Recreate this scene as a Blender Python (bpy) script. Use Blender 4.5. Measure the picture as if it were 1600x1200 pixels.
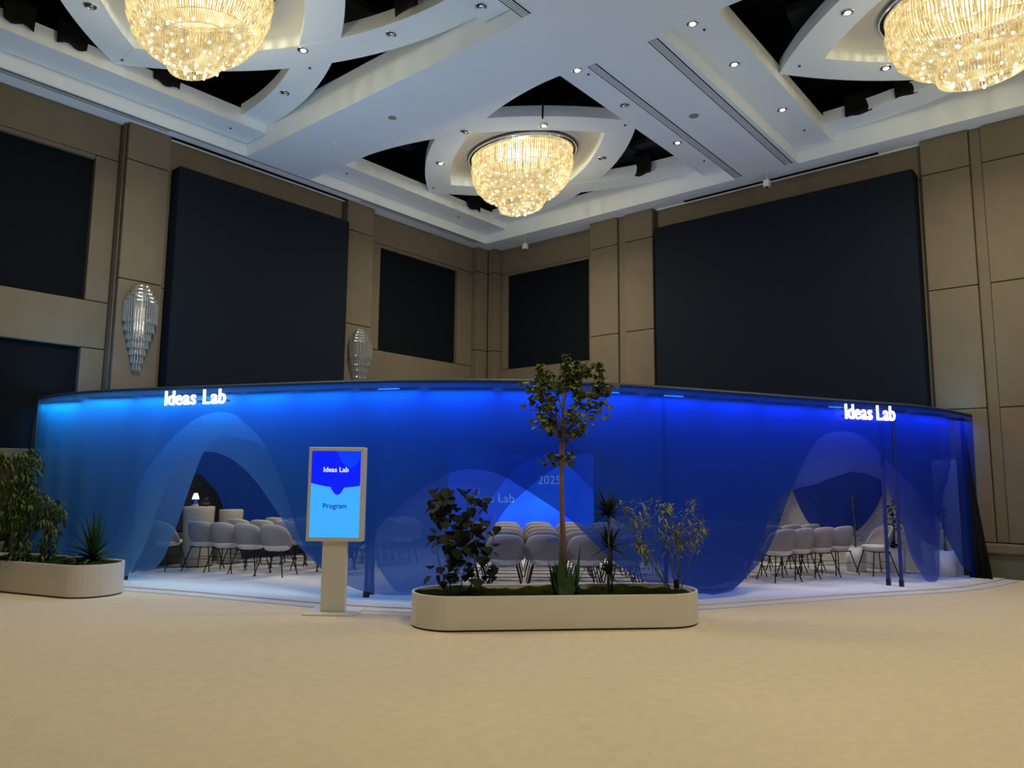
import bpy, math, random
from mathutils import Vector, Matrix
random.seed(7)
for o in list(bpy.data.objects): bpy.data.objects.remove(o, do_unlink=True)
sc = bpy.context.scene
C = sc.collection

# ------------------------------------------------------------------ camera
CAM_Z = 1.6
F_PX, PITCH, ROLL, YAW = 1165.0, 0.12382673, 0.00772969, 0.69530087
fw = Vector((math.cos(YAW)*math.cos(PITCH), math.sin(YAW)*math.cos(PITCH), math.sin(PITCH)))
rt0 = Vector((math.sin(YAW), -math.cos(YAW), 0)); up0 = rt0.cross(fw)
rt = rt0*math.cos(ROLL)+up0*math.sin(ROLL); up = up0*math.cos(ROLL)-rt0*math.sin(ROLL)
cam = bpy.data.cameras.new('camera'); camo = bpy.data.objects.new('camera', cam); C.objects.link(camo)
m = Matrix((rt, up, -fw)).transposed().to_4x4(); m.translation = Vector((0, 0, CAM_Z)); camo.matrix_world = m
cam.sensor_width = 36; cam.lens = 36*F_PX/1600; cam.clip_end = 100; cam.clip_start = .05
sc.camera = camo

# ------------------------------------------------------------------ light and exposure
sc.view_settings.view_transform = 'Standard'; sc.view_settings.look = 'None'
sc.view_settings.exposure = 0.0; sc.view_settings.gamma = 1; sc.view_settings.use_curve_mapping = False
w = bpy.data.worlds.new('world'); sc.world = w; w.use_nodes = True
w.node_tree.nodes['Background'].inputs[0].default_value = (.05, .055, .07, 1); w.node_tree.nodes['Background'].inputs[1].default_value = .1
WARM = (1, .90, .66)
CHAND_DOWN, CHAND_POINT, CHAND_CORE = 150, 55, 105       # watts under each chandelier
CENTRES = [(11.635, 9.495), (4.575, 9.495), (11.635, 1.25), (4.575, 1.25)]
LED_POWER = 7
UP_POWER = 5            # blue spill of each bar upwards to walls and ceiling
SPOT_POWER = 200
def lamp(name, kind, loc, power, col, size=.1, target=None, **k):
    d = bpy.data.lights.new(name, kind); d.energy = power; d.color = col
    if kind == 'AREA':
        d.shape = k.get('shape', 'DISK'); d.size = size
        if 'size_y' in k: d.size_y = k['size_y']
        if 'spread' in k: d.spread = k['spread']
    else: d.shadow_soft_size = size
    if kind == 'SPOT': d.spot_size = k.get('angle', 1.2); d.spot_blend = .7
    o = bpy.data.objects.new(name, d); C.objects.link(o); o.location = loc
    if target is not None: o.rotation_euler = (Vector(target)-Vector(loc)).to_track_quat('-Z', 'Y').to_euler()
    if 'rot' in k: o.rotation_euler = k['rot']
    return o
for x, y in CENTRES:
    lamp('chandelier_glow', 'AREA', (x, y, 6.98), CHAND_DOWN, WARM, 1.3, (x, y, 0))
    lamp('chandelier_core', 'POINT', (x, y, 8.18), CHAND_CORE, (1, .86, .55), .12)
    lamp('chandelier_side_glow', 'POINT', (x, y, 6.5), CHAND_POINT, WARM, .25)
# ceiling spots aimed at the seats inside the blue drapes
for p, q in (((10.64, 8.15, 8.1), (8.6, 10.6, 0)), ((9.9, 9.5, 8.1), (7.6, 11.2, 0)), ((12.5, 8.08, 8.1), (10.9, 8.6, 0)), ((12.88, 6.5, 8.0), (12.6, 5.6, 0)),
             ((10.93, 6.5, 8.0), (9.9, 7.2, 0)), ((12.85, 4.4, 8.0), (13.0, 4.4, 0))):
    lamp('ceiling_spot', 'SPOT', p, SPOT_POWER, (1, .93, .84), .08, q, angle=.75)

# ------------------------------------------------------------------ materials
def mat(name, col, rough=.6, metal=0, emit=None, es=0, noise=None, bump=None, spec=None, trans=0):
    m = bpy.data.materials.new(name); m.use_nodes = True; n = m.node_tree.nodes; l = m.node_tree.links
    b = n['Principled BSDF']; b.inputs['Base Color'].default_value = (*col, 1); b.inputs['Roughness'].default_value = rough
    b.inputs['Metallic'].default_value = metal
    if spec is not None: b.inputs['Specular IOR Level'].default_value = spec
    if trans: b.inputs['Transmission Weight'].default_value = trans
    if emit: b.inputs['Emission Color'].default_value = (*emit, 1); b.inputs['Emission Strength'].default_value = es
    if noise or bump:
        tc = n.new('ShaderNodeTexCoord')
    if noise:                                       # (scale, amount)
        t = n.new('ShaderNodeTexNoise'); t.inputs['Scale'].default_value = noise[0]; t.inputs['Detail'].default_value = 4
        l.new(tc.outputs['Object'], t.inputs['Vector'])
        r = n.new('ShaderNodeMix'); r.data_type = 'RGBA'
        r.inputs[6].default_value = (*[c*(1-noise[1]) for c in col], 1); r.inputs[7].default_value = (*[min(1, c*(1+noise[1])) for c in col], 1)
        l.new(t.outputs['Fac'], r.inputs[0]); l.new(r.outputs[2], b.inputs['Base Color'])
    if bump:
        t2 = n.new('ShaderNodeTexNoise'); t2.inputs['Scale'].default_value = bump[0]; t2.inputs['Detail'].default_value = 3
        l.new(tc.outputs['Object'], t2.inputs['Vector'])
        bp = n.new('ShaderNodeBump'); bp.inputs['Strength'].default_value = bump[1]; bp.inputs['Distance'].default_value = .02
        l.new(t2.outputs['Fac'], bp.inputs['Height']); l.new(bp.outputs['Normal'], b.inputs['Normal'])
    return m
M_CARPET = mat('beige_carpet', (.72, .61, .42), .95, noise=(9, .10), bump=(140, .5), spec=.1)
M_WHITE_CARPET = mat('white_carpet', (.60, .58, .56), .95, noise=(2.2, .05), bump=(90, .25), spec=.1)
M_PANEL = mat('brown_fabric_panel', (.158, .132, .094), .8, noise=(3, .12), spec=.2)
M_PANEL2 = mat('dark_brown_panel', (.05, .026, .013), .7, noise=(2, .1), spec=.2)
M_JOINT = mat('panel_joint', (.05, .035, .022), .9)
M_BLACK = mat('black_fabric_board', (.005, .007, .010), .9, spec=.08)
M_BOARD = mat('charcoal_board', (.0065, .0105, .019), .8, spec=.12)
M_CEIL = mat('painted_plaster', (.82, .89, .93), .75, noise=(1.5, .03), spec=.2)
M_CREAM = mat('cream_plaster', (.76, .71, .58), .75, spec=.2)
M_VOID = mat('black_void_cloth', (.009, .009, .009), .95, spec=.05)
M_VOID2 = mat('black_hanging_cloth', (.006, .006, .007), .8, noise=(6, .5), spec=.2)
M_SLOT = mat('dark_slot', (.03, .03, .035), .8)
M_STONE = mat('green_grey_stone', (.10, .105, .075), .5, noise=(5, .25))
M_CHROME = mat('chrome', (.8, .8, .8), .18, 1)
M_LAMPGLOW = mat('lit_reflector', (.8, .8, .78), .3, 0, (1, .93, .8), 1.6)
M_WHITE = mat('white_paint', (.72, .69, .62), .45)
M_WHITEP = mat('white_plastic', (.8, .8, .8), .4)
M_SOIL = mat('moss_and_soil', (.020, .026, .004), 1, spec=0, noise=(14, .55), bump=(45, 1.0))
M_SHELL = mat('grey_shell', (.31, .275, .235), .7, noise=(20, .04))
M_SEAT = mat('cream_seat', (.74, .68, .56), .75)
M_PIPE = mat('pale_piping', (.72, .68, .64), .7)
M_LEG = mat('black_steel', (.012, .012, .014), .4, .3)
M_NAVY = mat('navy_steel', (.012, .02, .16), .5)
M_RING = mat('dark_blue_ring', (.01, .03, .09), .6)
M_RAIL = mat('sign_rail', (.004, .03, .16), .5)
M_SIGN = mat('lit_letter_face', (1, 1, 1), .5, 0, (.93, .97, 1), 1.6)
M_LED = mat('lit_blue_bar', (.2, .6, 1), .5, 0, (.12, .5, 1), 2.5)
M_BARK = mat('brown_bark', (.19, .10, .055), .85, noise=(18, .4))
M_BARK2 = mat('grey_bark', (.16, .15, .12), .85, noise=(18, .3))
M_POT = mat('white_pot', (.75, .73, .70), .5)
def leafmat(n, a, b):
    m = mat(n, a, .6, spec=.2); nt = m.node_tree; ns = nt.nodes; l = nt.links
    g = ns.new('ShaderNodeNewGeometry'); r = ns.new('ShaderNodeMix'); r.data_type = 'RGBA'
    r.inputs[6].default_value = (*a, 1); r.inputs[7].default_value = (*b, 1)
    l.new(g.outputs['Random Per Island'], r.inputs[0]); l.new(r.outputs[2], ns['Principled BSDF'].inputs['Base Color']); return m
M_LEAF_TREE = leafmat('olive_leaf', (.06, .075, .02), (.20, .24, .06))
M_LEAF_RED = leafmat('dark_red_green_leaf', (.008, .028, .006), (.022, .018, .007))
M_LEAF_DK = leafmat('deep_green_leaf', (.02, .06, .014), (.04, .10, .025))
M_LEAF_DRA = leafmat('blackish_green_leaf', (.012, .022, .014), (.03, .045, .025))
M_LEAF_BAM = leafmat('grey_green_leaf', (.16, .20, .09), (.32, .32, .13))
M_LEAF_FIG = leafmat('mid_green_leaf', (.03, .07, .018), (.10, .14, .035))

# sheer blue cloth: lighter towards the left end of the ring, partly see-through
def cloth(name, opacity, k=1.0, tl=.45, pale=0.0):
    m = bpy.data.materials.new(name); m.use_nodes = True; nt = m.node_tree; n = nt.nodes; l = nt.links
    for q in list(n): n.remove(q)
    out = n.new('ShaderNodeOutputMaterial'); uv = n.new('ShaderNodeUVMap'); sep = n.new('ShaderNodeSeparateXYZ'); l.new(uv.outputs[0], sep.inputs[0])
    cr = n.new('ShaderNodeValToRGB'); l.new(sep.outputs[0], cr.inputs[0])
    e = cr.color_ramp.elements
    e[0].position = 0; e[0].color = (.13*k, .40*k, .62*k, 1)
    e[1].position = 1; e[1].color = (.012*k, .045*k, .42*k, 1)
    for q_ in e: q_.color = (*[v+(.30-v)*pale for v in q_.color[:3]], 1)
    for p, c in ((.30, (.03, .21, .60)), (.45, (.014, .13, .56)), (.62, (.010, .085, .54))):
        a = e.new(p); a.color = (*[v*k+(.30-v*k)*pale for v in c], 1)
    d = n.new('ShaderNodeBsdfDiffuse'); t = n.new('ShaderNodeBsdfTranslucent'); l.new(cr.outputs[0], d.inputs[0]); l.new(cr.outputs[0], t.inputs[0])
    mx = n.new('ShaderNodeMixShader'); mx.inputs[0].default_value = tl; l.new(d.outputs[0], mx.inputs[1]); l.new(t.outputs[0], mx.inputs[2])
    tr = n.new('ShaderNodeBsdfTransparent'); tr.inputs[0].default_value = (.52, .66, 1, 1)
    m2 = n.new('ShaderNodeMixShader'); m2.inputs[0].default_value = opacity; l.new(tr.outputs[0], m2.inputs[1]); l.new(mx.outputs[0], m2.inputs[2])
    gl = n.new('ShaderNodeBsdfGlossy'); gl.inputs['Roughness'].default_value = .35; gl.inputs[0].default_value = (.5, .6, .9, 1)
    m3 = n.new('ShaderNodeMixShader'); m3.inputs[0].default_value = .03; l.new(m2.outputs[0], m3.inputs[1]); l.new(gl.outputs[0], m3.inputs[2])
    l.new(m3.outputs[0], out.inputs[0]); return m
M_CLOTH = cloth('sheer_blue_cloth', .68, .78, .40); M_CLOTH2 = cloth('blue_cloth_backlight_tint', .60, 1.3, .5, .2); M_CLOTH3 = cloth('lavender_cloth_backlight_tint', .62, 1.2, .5, .25); M_CLOTH_BACK = cloth('blue_lining_cloth', .95, .75)  # pale mix puts white light coming through from inside into the cloth colour

def crystal(name):
    m = bpy.data.materials.new(name); m.use_nodes = True; nt = m.node_tree; n = nt.nodes; l = nt.links
    for q in list(n): n.remove(q)
    out = n.new('ShaderNodeOutputMaterial'); e = n.new('ShaderNodeEmission'); g = n.new('ShaderNodeNewGeometry')
    tc = n.new('ShaderNodeTexCoord'); tx = n.new('ShaderNodeTexNoise'); tx.inputs['Scale'].default_value = 9; tx.inputs['Detail'].default_value = 5; l.new(tc.outputs['Object'], tx.inputs[0])
    cr = n.new('ShaderNodeValToRGB'); el = cr.color_ramp.elements
    el[0].position = .3; el[0].color = (.42, .26, .06, 1); el[1].position = .68; el[1].color = (1.0, .80, .40, 1)
    l.new(tx.outputs['Fac'], cr.inputs[0]); l.new(cr.outputs[0], e.inputs[0]); e.inputs[1].default_value = 1.0
    gl = n.new('ShaderNodeBsdfGlossy'); gl.inputs[0].default_value = (.10, .09, .07, 1); gl.inputs['Roughness'].default_value = .3
    a = n.new('ShaderNodeAddShader'); l.new(e.outputs[0], a.inputs[0]); l.new(gl.outputs[0], a.inputs[1])
    l.new(a.outputs[0], out.inputs[0]); return m
M_CRYSTAL = crystal('lit_crystal')
M_BULB = mat('lit_bulb', (1, 1, 1), .4, 0, (1, .9, .62), 5.0)
M_ROD = mat('glass_rod', (.40, .43, .43), .15, 0, spec=.7); M_ROD.node_tree.nodes['Principled BSDF'].inputs['Transmission Weight'].default_value = .35

# ------------------------------------------------------------------ mesh helpers
class MB:
    def __init__(s): s.v = []; s.f = []; s.uv = None
    def box(s, x0, x1, y0, y1, z0, z1):
        i = len(s.v); s.v += [(x, y, z) for z in (z0, z1) for y in (y0, y1) for x in (x0, x1)]
        s.f += [tuple(i+k for k in q) for q in ((0, 2, 3, 1), (4, 5, 7, 6), (0, 1, 5, 4), (2, 6, 7, 3), (0, 4, 6, 2), (1, 3, 7, 5))]; return s
    def obox(s, c, dx, dy, dz):          # oriented box: centre and three half-vectors
        i = len(s.v); c, dx, dy, dz = map(Vector, (c, dx, dy, dz))
        s.v += [tuple(c+dx*a+dy*b+dz*e) for e in (-1, 1) for b in (-1, 1) for a in (-1, 1)]
        s.f += [tuple(i+k for k in q) for q in ((0, 2, 3, 1), (4, 5, 7, 6), (0, 1, 5, 4), (2, 6, 7, 3), (0, 4, 6, 2), (1, 3, 7, 5))]; return s
    def prism(s, pts, z0, z1, cap=True):
        i = len(s.v); n = len(pts); s.v += [(p[0], p[1], z0) for p in pts]+[(p[0], p[1], z1) for p in pts]
        s.f += [(i+k, i+(k+1) % n, i+n+(k+1) % n, i+n+k) for k in range(n)]
        if cap: s.f += [tuple(i+k for k in reversed(range(n))), tuple(i+n+k for k in range(n))]
        return s
    def tube(s, pts, rad, n=6):
        pts = [Vector(p) for p in pts]; base = len(s.v); fr = None
        for k, p in enumerate(pts):
            t = (pts[min(k+1, len(pts)-1)]-pts[max(k-1, 0)]).normalized()
            a = t.orthogonal() if fr is None else (fr-t*fr.dot(t)); a.normalize(); fr = a; b = t.cross(a)
            r = rad[k] if isinstance(rad, (list, tuple)) else rad
            s.v += [tuple(p+(a*math.cos(6.28319*j/n)+b*math.sin(6.28319*j/n))*r) for j in range(n)]
        for k in range(len(pts)-1):
            for j in range(n):
                s.f.append((base+k*n+j, base+k*n+(j+1) % n, base+(k+1)*n+(j+1) % n, base+(k+1)*n+j))
        s.f += [tuple(base+j for j in reversed(range(n))), tuple(base+(len(pts)-1)*n+j for j in range(n))]; return s
    def lathe(s, prof, n=24, c=(0, 0, 0), close=False):
        b = len(s.v)
        for r, z in prof:
            s.v += [(c[0]+r*math.cos(6.28319*j/n), c[1]+r*math.sin(6.28319*j/n), c[2]+z) for j in range(n)]
        for k in range(len(prof)-1):
            for j in range(n): s.f.append((b+k*n+j, b+k*n+(j+1) % n, b+(k+1)*n+(j+1) % n, b+(k+1)*n+j))
        if close: s.f += [tuple(b+j for j in reversed(range(n))), tuple(b+(len(prof)-1)*n+j for j in range(n))]
        return s
    def ball(s, c, r, n=6):
        return s.lathe([(r*math.sin(3.14159*k/4)+.0001, -r*math.cos(3.14159*k/4)) for k in range(5)], n, c)
    def quad(s, *p): i = len(s.v); s.v += [tuple(q) for q in p]; s.f.append(tuple(range(i, i+len(p)))); return s
    def leaf(s, p, d, L, W, fold=.25, droop=.2, shape=0):
        """a folded leaf: stem point p, direction d, length L, width W"""
        p = Vector(p); d = Vector(d).normalized(); side = d.cross(Vector((0, 0, 1)))
        if side.length < .05: side = Vector((1, 0, 0))
        side.normalize(); side = (side*math.cos(fold*3)+d.cross(side)*math.sin(fold*3)) if shape == 2 else side
        nrm = side.cross(d)
        st = ((0, 0, 0), (.3, .5, .02), (.62, .42, .0), (1, 0, -.3)) if shape != 1 else ((0, 0, 0), (.12, .55, 0), (.45, .58, 0), (1, 0, -.25))
        L_, R_, Cn = [], [], []
        for t, wv, zz in st:
            q = p+d*(L*t)-Vector((0, 0, 1))*(droop*L*t*t)
            Cn.append(q); L_.append(q+side*W*wv+nrm*fold*W*wv); R_.append(q-side*W*wv+nrm*fold*W*wv)
        i = len(s.v); s.v += [tuple(Cn[0]), tuple(L_[1]), tuple(Cn[1]), tuple(R_[1]), tuple(L_[2]), tuple(Cn[2]), tuple(R_[2]), tuple(Cn[3])]
        s.f += [(i, i+2, i+1), (i, i+3, i+2), (i+1, i+2, i+5, i+4), (i+2, i+3, i+6, i+5), (i+4, i+5, i+7), (i+5, i+6, i+7)]; return s
    def blade(s, p, d, L, W, droop=.3, n=5, fold=.15):
        """a long arching strap leaf"""
        p = Vector(p); d = Vector(d).normalized(); side = d.cross(Vector((0, 0, 1)))
        if side.length < .08: side = Vector((math.cos(L*50), math.sin(L*50), 0))
        side.normalize(); b = len(s.v)
        for k in range(n+1):
            t = k/n; q = p+d*(L*t)-Vector((0, 0, 1))*(droop*L*t*t); wv = W*(.55+.45*math.sin(3.14*min(1, t*1.6)))*(1-t**3)*.5+.0006
            s.v += [tuple(q+side*wv+Vector((0, 0, fold*wv))), tuple(q), tuple(q-side*wv+Vector((0, 0, fold*wv)))]
        for k in range(n):
            for j in (0, 1): s.f.append((b+3*k+j, b+3*k+j+1, b+3*k+j+4, b+3*k+j+3))
        return s
    def mesh(s, name, smooth=False):
        me = bpy.data.meshes.new(name); me.from_pydata(s.v, [], s.f); me.update()
        if smooth:
            for p in me.polygons: p.use_smooth = True
        return me
    def build(s, name, m, parent=None, smooth=False, loc=None):
        me = s.mesh(name, smooth); me.materials.append(m); return link(name, me, parent, loc)
def link(name, me, parent=None, loc=None):
    o = bpy.data.objects.new(name, me); C.objects.link(o)
    if parent: o.parent = parent
    if loc is not None: o.location = loc
    return o
def empty(name, loc=(0, 0, 0), rz=0):
    o = bpy.data.objects.new(name, None); C.objects.link(o); o.location = loc; o.rotation_euler = (0, 0, rz); o.empty_display_size = .1; return o
def tag(o, label=None, cat=None, group=None, kind=None):
    if label: o['label'] = label
    if cat: o['category'] = cat
    if group: o['group'] = group
    if kind: o['kind'] = kind
    return o
def copy_tree(o, parent=None):
    c = o.copy(); C.objects.link(c); c.parent = parent
    for ch in list(o.children): copy_tree(ch, c)
    return c
def bevel(o, w=.01, seg=2):
    b = o.modifiers.new('bevel', 'BEVEL'); b.width = w; b.segments = seg; b.limit_method = 'ANGLE'; return o
def rail(pts, prof):
    """sweep a small closed profile [(out, up)] along pts in plan"""
    mb = MB(); n = len(prof); P = [Vector(p) for p in pts]
    for k, p in enumerate(P):
        t = P[min(k+1, len(P)-1)]-P[max(k-1, 0)]; t.z = 0; t.normalize(); nn = Vector((-t.y, t.x, 0))
        mb.v += [tuple(p+nn*a+Vector((0, 0, b))) for a, b in prof]
    for k in range(len(P)-1):
        for j in range(n): mb.f.append((k*n+j, k*n+(j+1) % n, (k+1)*n+(j+1) % n, (k+1)*n+j))
    mb.f += [tuple(range(n)), tuple((len(P)-1)*n+j for j in reversed(range(n)))]; return mb

# ------------------------------------------------------------------ room shell
X0, Y0, XW, YW = -6.0, -7.0, 15.3, 13.64        # inner limits of the backing walls
ZS, ZT = 7.8, 8.42                              # soffit level, top of the plaster in the coffers
fl = MB().box(X0-.3, XW+.3, Y0-.3, YW+.3, -.2, 0).build('floor', M_CARPET); tag(fl, 'beige textured hall carpet', kind='structure')
wl = MB().box(X0-.3, XW+.3, YW, YW+.25, 0, 9.6).build('wall_left', M_JOINT); tag(wl, 'long left wall of brown fabric panels and black recesses', kind='structure')
wr = MB().box(XW, XW+.25, Y0-.3, YW+.3, 0, 9.6).build('wall_right', M_JOINT); tag(wr, 'right wall of brown fabric panels and black recess', kind='structure')
for nm, b in (('wall_back', (X0-.25, X0, Y0-.3, YW)), ('wall_front', (X0, XW, Y0-.25, Y0))):
    tag(MB().box(*b, 0, 9.6).build(nm, M_PANEL), 'plain brown wall out of view', kind='structure')
def lp(x0, x1, z0, z1, y, m=M_PANEL, nm='wall_panel'):      # panel on the left wall, front face at y
    g = .007
    return bevel(MB().box(x0+g, x1-g, y, YW-.001, z0+g, z1-g).build(nm, m, wl), .012, 2)
def rp(y0, y1, z0, z1, x, m=M_PANEL, nm='wall_panel'):
    g = .007
    return bevel(MB().box(x, XW-.001, y0+g, y1-g, z0+g, z1-g).build(nm, m, wr), .012, 2)
ZJ = [.57, 2.82, 4.965, 7.12, ZS]
for xa, xb in ((5.27, 6.03), (10.06, 10.84), (.1, .86)):
    for a, b in zip(ZJ[:-1], ZJ[1:]): lp(xa, xb, a, b, 13.26)
    lp(xa-.035 if xa < 10 else xa, xa if xa < 10 else xa+.001+.01, .57, ZS, 13.34)
for xa, xb, sa, sb in ((.86, 5.235, 1.28, 4.85), (10.84, 14.47, 11.26, 13.9)):
    lp(xa, xb, 7.1, ZS, 13.5)
    lp(sb, xb, 4.53, 7.1, 13.5); lp(xa, sa, 4.53, 7.1, 13.5); lp(xa, xb, 3.715, 4.53, 13.5)
    MB().box(sa, sb, 13.6, YW, 4.53, 7.1).build('recess_panel', M_BLACK, wl)
    MB().box(sa, sb, 13.52, YW, 7.03, 7.1).build('recess_head', M_PANEL, wl)
lp(4.85, 5.235, 1.99, 3.715, 13.5); lp(.86, 1.28, 1.99, 3.715, 13.5); MB().box(1.28, 4.85, 13.6, YW, 1.99, 3.715).build('recess_panel', M_BLACK, wl)
lp(.86, 5.235, 1.84, 1.99, 13.46); lp(.86, 5.235, .95, 1.84, 13.5, M_PANEL2); lp(.86, 5.235, .57, .95, 13.5, M_PANEL2)
lp(10.84, 14.47, .57, 3.715, 13.5); lp(6.03, 10.06, .57, 4.965, 13.42); lp(6.03, 10.06, 4.965, ZS, 13.42)
for xa, xb in ((-6, -2.95), (-2.95, .1)):
    for a, b in zip(ZJ[:-1], ZJ[1:]): lp(xa, xb, a, b, 13.45)
for a, b in zip(ZJ[:-1], ZJ[1:]):
    lp(14.48, 14.9, a, b, 13.32); rp(13.04, 13.31, a, b, 14.89)
    rp(8.18, 8.94, a, b, 14.82); rp(9.125, 9.92, a, b, 14.82); rp(1.874, 2.65, a, b, 14.82); rp(.42, 1.70, a, b, 14.82); rp(-.9, .39, a, b, 14.82)
    rp(-4, -.93, a, b, 14.9); rp(-7, -4, a, b, 14.9)
rp(8.935, 9.13, .57, ZS, 14.88); rp(1.695, 1.88, .57, ZS, 14.88); rp(.385, .425, .57, ZS, 14.88)
rp(9.92, 13.03, 7.1, ZS, 15.14); rp(12.83, 13.03, 4.47, 7.1, 15.14); rp(9.92, 10.17, 4.47, 7.1, 15.14); rp(9.92, 13.03, 3.7, 4.47, 15.14); rp(9.92, 13.03, .57, 3.7, 15.14)
MB().box(15.22, XW, 10.17, 12.83, 4.47, 7.1).build('recess_panel', M_BLACK, wr)
MB().box(15.15, XW, 10.17, 12.83, 7.04, 7.1).build('recess_head', M_PANEL, wr)
rp(2.65, 8.18, .57, 7.12, 15.0); rp(2.65, 8.18, 7.12, ZS, 15.0)
bl = MB().box(X0, 14.9, 13.22, YW, 0, .40); bl2 = MB().box(X0, 14.9, 13.16, YW, .40, .565)
tag(bl.build('baseboard_left', M_STONE), 'dark stone skirting along the left wall', kind='structure'); bevel(bl2.build('baseboard_cap', M_PANEL, bpy.data.objects['baseboard_left']), .03, 3)
br = MB().box(14.78, XW, Y0, 13.2, 0, .40); br2 = MB().box(14.72, XW, Y0, 13.2, .40, .565)
tag(br.build('baseboard_right', M_STONE), 'green grey stone skirting along the right wall', kind='structure'); bevel(br2.build('baseboard_cap', M_PANEL, bpy.data.objects['baseboard_right']), .03, 3)

# ------------------------------------------------------------------ coffered ceiling
ce = MB().box(X0-.3, XW+.3, Y0-.3, YW+.3, 9.1, 9.3).build('ceiling', M_VOID); tag(ce, 'coffered plaster ceiling with black voids', kind='structure')
def cp(nm, m, b, bev=0):
    o = MB().box(*b).build(nm, m, ce)
    if bev: bevel(o, bev, 2)
    return o
cp('ceiling_beam', M_CEIL, (7.37, 8.84, Y0, 12.98, ZS, ZT)); 
for a, b in ((8.84, XW), (X0, 7.37)): cp('ceiling_beam', M_CEIL, (a, b, 4.70, 6.0, ZS, ZT))
cp('ceiling_soffit', M_CEIL, (X0, XW, 12.98, YW, ZS, ZT)); cp('ceiling_soffit', M_CEIL, (14.43, XW, 6.0, 12.98, ZS, ZT)); cp('ceiling_soffit', M_CEIL, (14.43, XW, Y0, 4.70, ZS, ZT))
cp('ceiling_soffit', M_CEIL, (X0, 1.78, 6.0, 12.98, ZS, ZT)); cp('ceiling_soffit', M_CEIL, (X0, 1.78, Y0, 4.70, ZS, ZT))
for a, b in ((1.78, 7.37), (8.84, 14.43)): cp('ceiling_soffit', M_CEIL, (a, b, Y0, -2.2, ZS, ZT))
R_O, R_I = 6.947, 6.387
def arc(cx, cy, r, y_end, sx, sy, n=22):
    """points of one rib edge: starts at the coffer corner line, ends on the middle line of the coffer"""
    ox = cx-sx*2.795+sx*R_O*1.0; y0 = cy+sy*2.785; out = []
    a1 = math.acos((R_O-2.795)/r)
    for k in range(n+1):
        a = a1*k/n; out.append((ox-sx*r*math.cos(a), y0-sy*r*math.sin(a)))
    return out
def coffer(cx, cy, far_low):
    x0, x1, y0, y1 = cx-2.795, cx+2.795, cy-2.785, cy+2.785
    # frame strips along the two long sides
    for a, b in ((y1, y1+.665), (y0-.68, y0)): cp('frame_strip', M_CEIL, (x0+.012, x1-.012, a, b, 8.05, 8.354))
    k = 0
    for sx in (-1, 1):
        for sy in (-1, 1):
            o_, i_ = arc(cx, cy, R_O, 0, sx, sy), arc(cx, cy, R_I, 0, sx, sy)
            z = 8.2+.003*k; k += 1
            mb = MB(); n = len(o_)
            for zz in (z, 8.43-.003*k): mb.v += [(p[0], p[1], zz) for p in o_]+[(p[0], p[1], zz) for p in i_]
            for j in range(n-1):
                mb.f += [(j, j+1, n+j+1, n+j), (2*n+j, 3*n+j, 3*n+j+1, 2*n+j+1), (j, 2*n+j, 2*n+j+1, j+1), (n+j, n+j+1, 3*n+j+1, 3*n+j)]
            mb.f += [(0, n, 3*n, 2*n), (n-1, 3*n-1, 4*n-1, 2*n-1)]
            mb.build('curved_rib', M_CEIL, ce)
    # raised tray over the middle diamond
    rm = (R_O+R_I)/2; pts = []
    for sx, sy in ((-1, -1), (-1, 1), (1, 1), (1, -1)):
        a_ = [p for p in arc(cx, cy, rm, 0, -sx, -sy, 60) if (p[0]-cx)*sx >= -.001 and (p[1]-cy)*sy >= -.001]
        a_.sort(key=lambda p: math.atan2(p[1]-cy, p[0]-cx)); pts += a_
    pts.sort(key=lambda p: math.atan2(p[1]-cy, p[0]-cx))
    MB().prism(pts, 8.42, 8.45).build('tray_panel', M_CREAM, ce)
    # rounded moulding round the lamp
    MB().lathe([(1.12, 8.42), (1.14, 8.385), (1.19, 8.37), (1.22, 8.39), (1.24, 8.42)], 64).build('tray_ring', M_CREAM, ce, True, (cx, cy, 0)).scale = (.83, 1.12, 1)
for c in CENTRES: coffer(*c, 0)
def vent(y, xa, xb, along='x', w=.155, n=5):
    v = MB().box(*((xa, xb, y-w/2, y+w/2) if along == 'x' else (y-w/2, y+w/2, xa, xb)), ZS-.004, ZS+.02).build('air_slot', M_SLOT, ce)
    for k in range(n-1):
        c = y-w/2+w*(k+1)/n; h = w*.055
        MB().box(*((xa, xb, c-h, c+h) if along == 'x' else (c-h, c+h, xa, xb)), ZS-.009, ZS-.003).build('slat', M_CEIL, v)
for y in (5.90, 4.86):
    vent(y, 8.90, 14.35); vent(y, 1.9, 7.32)
vent(13.09, X0+1, 5.9, n=3, w=.13); vent(13.09, 10.3, 14.2, n=3, w=.13); vent(13.04, 5.9, 10.3, n=2, w=.05)
MB().box(6.0, 10.08, 13.27, 13.37, ZS-.006, ZS+.01).build('track_slot_shade', M_BLACK, ce)  # flush black strip painted for the shade inside an unmodelled slot
MB().box(6.0, 10.08, 13.375, 13.40, ZS-.03, ZS+.01).build('track_lip', M_CEIL, ce)
MB().box(14.86, 14.96, 3.36, 7.42, ZS-.006, ZS+.01).build('track_slot_shade', M_BLACK, ce)  # same black strip for slot shade on the right side
MB().box(14.965, 14.99, 2.65, 8.17, ZS-.03, ZS+.01).build('track_lip', M_CEIL, ce)

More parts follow.
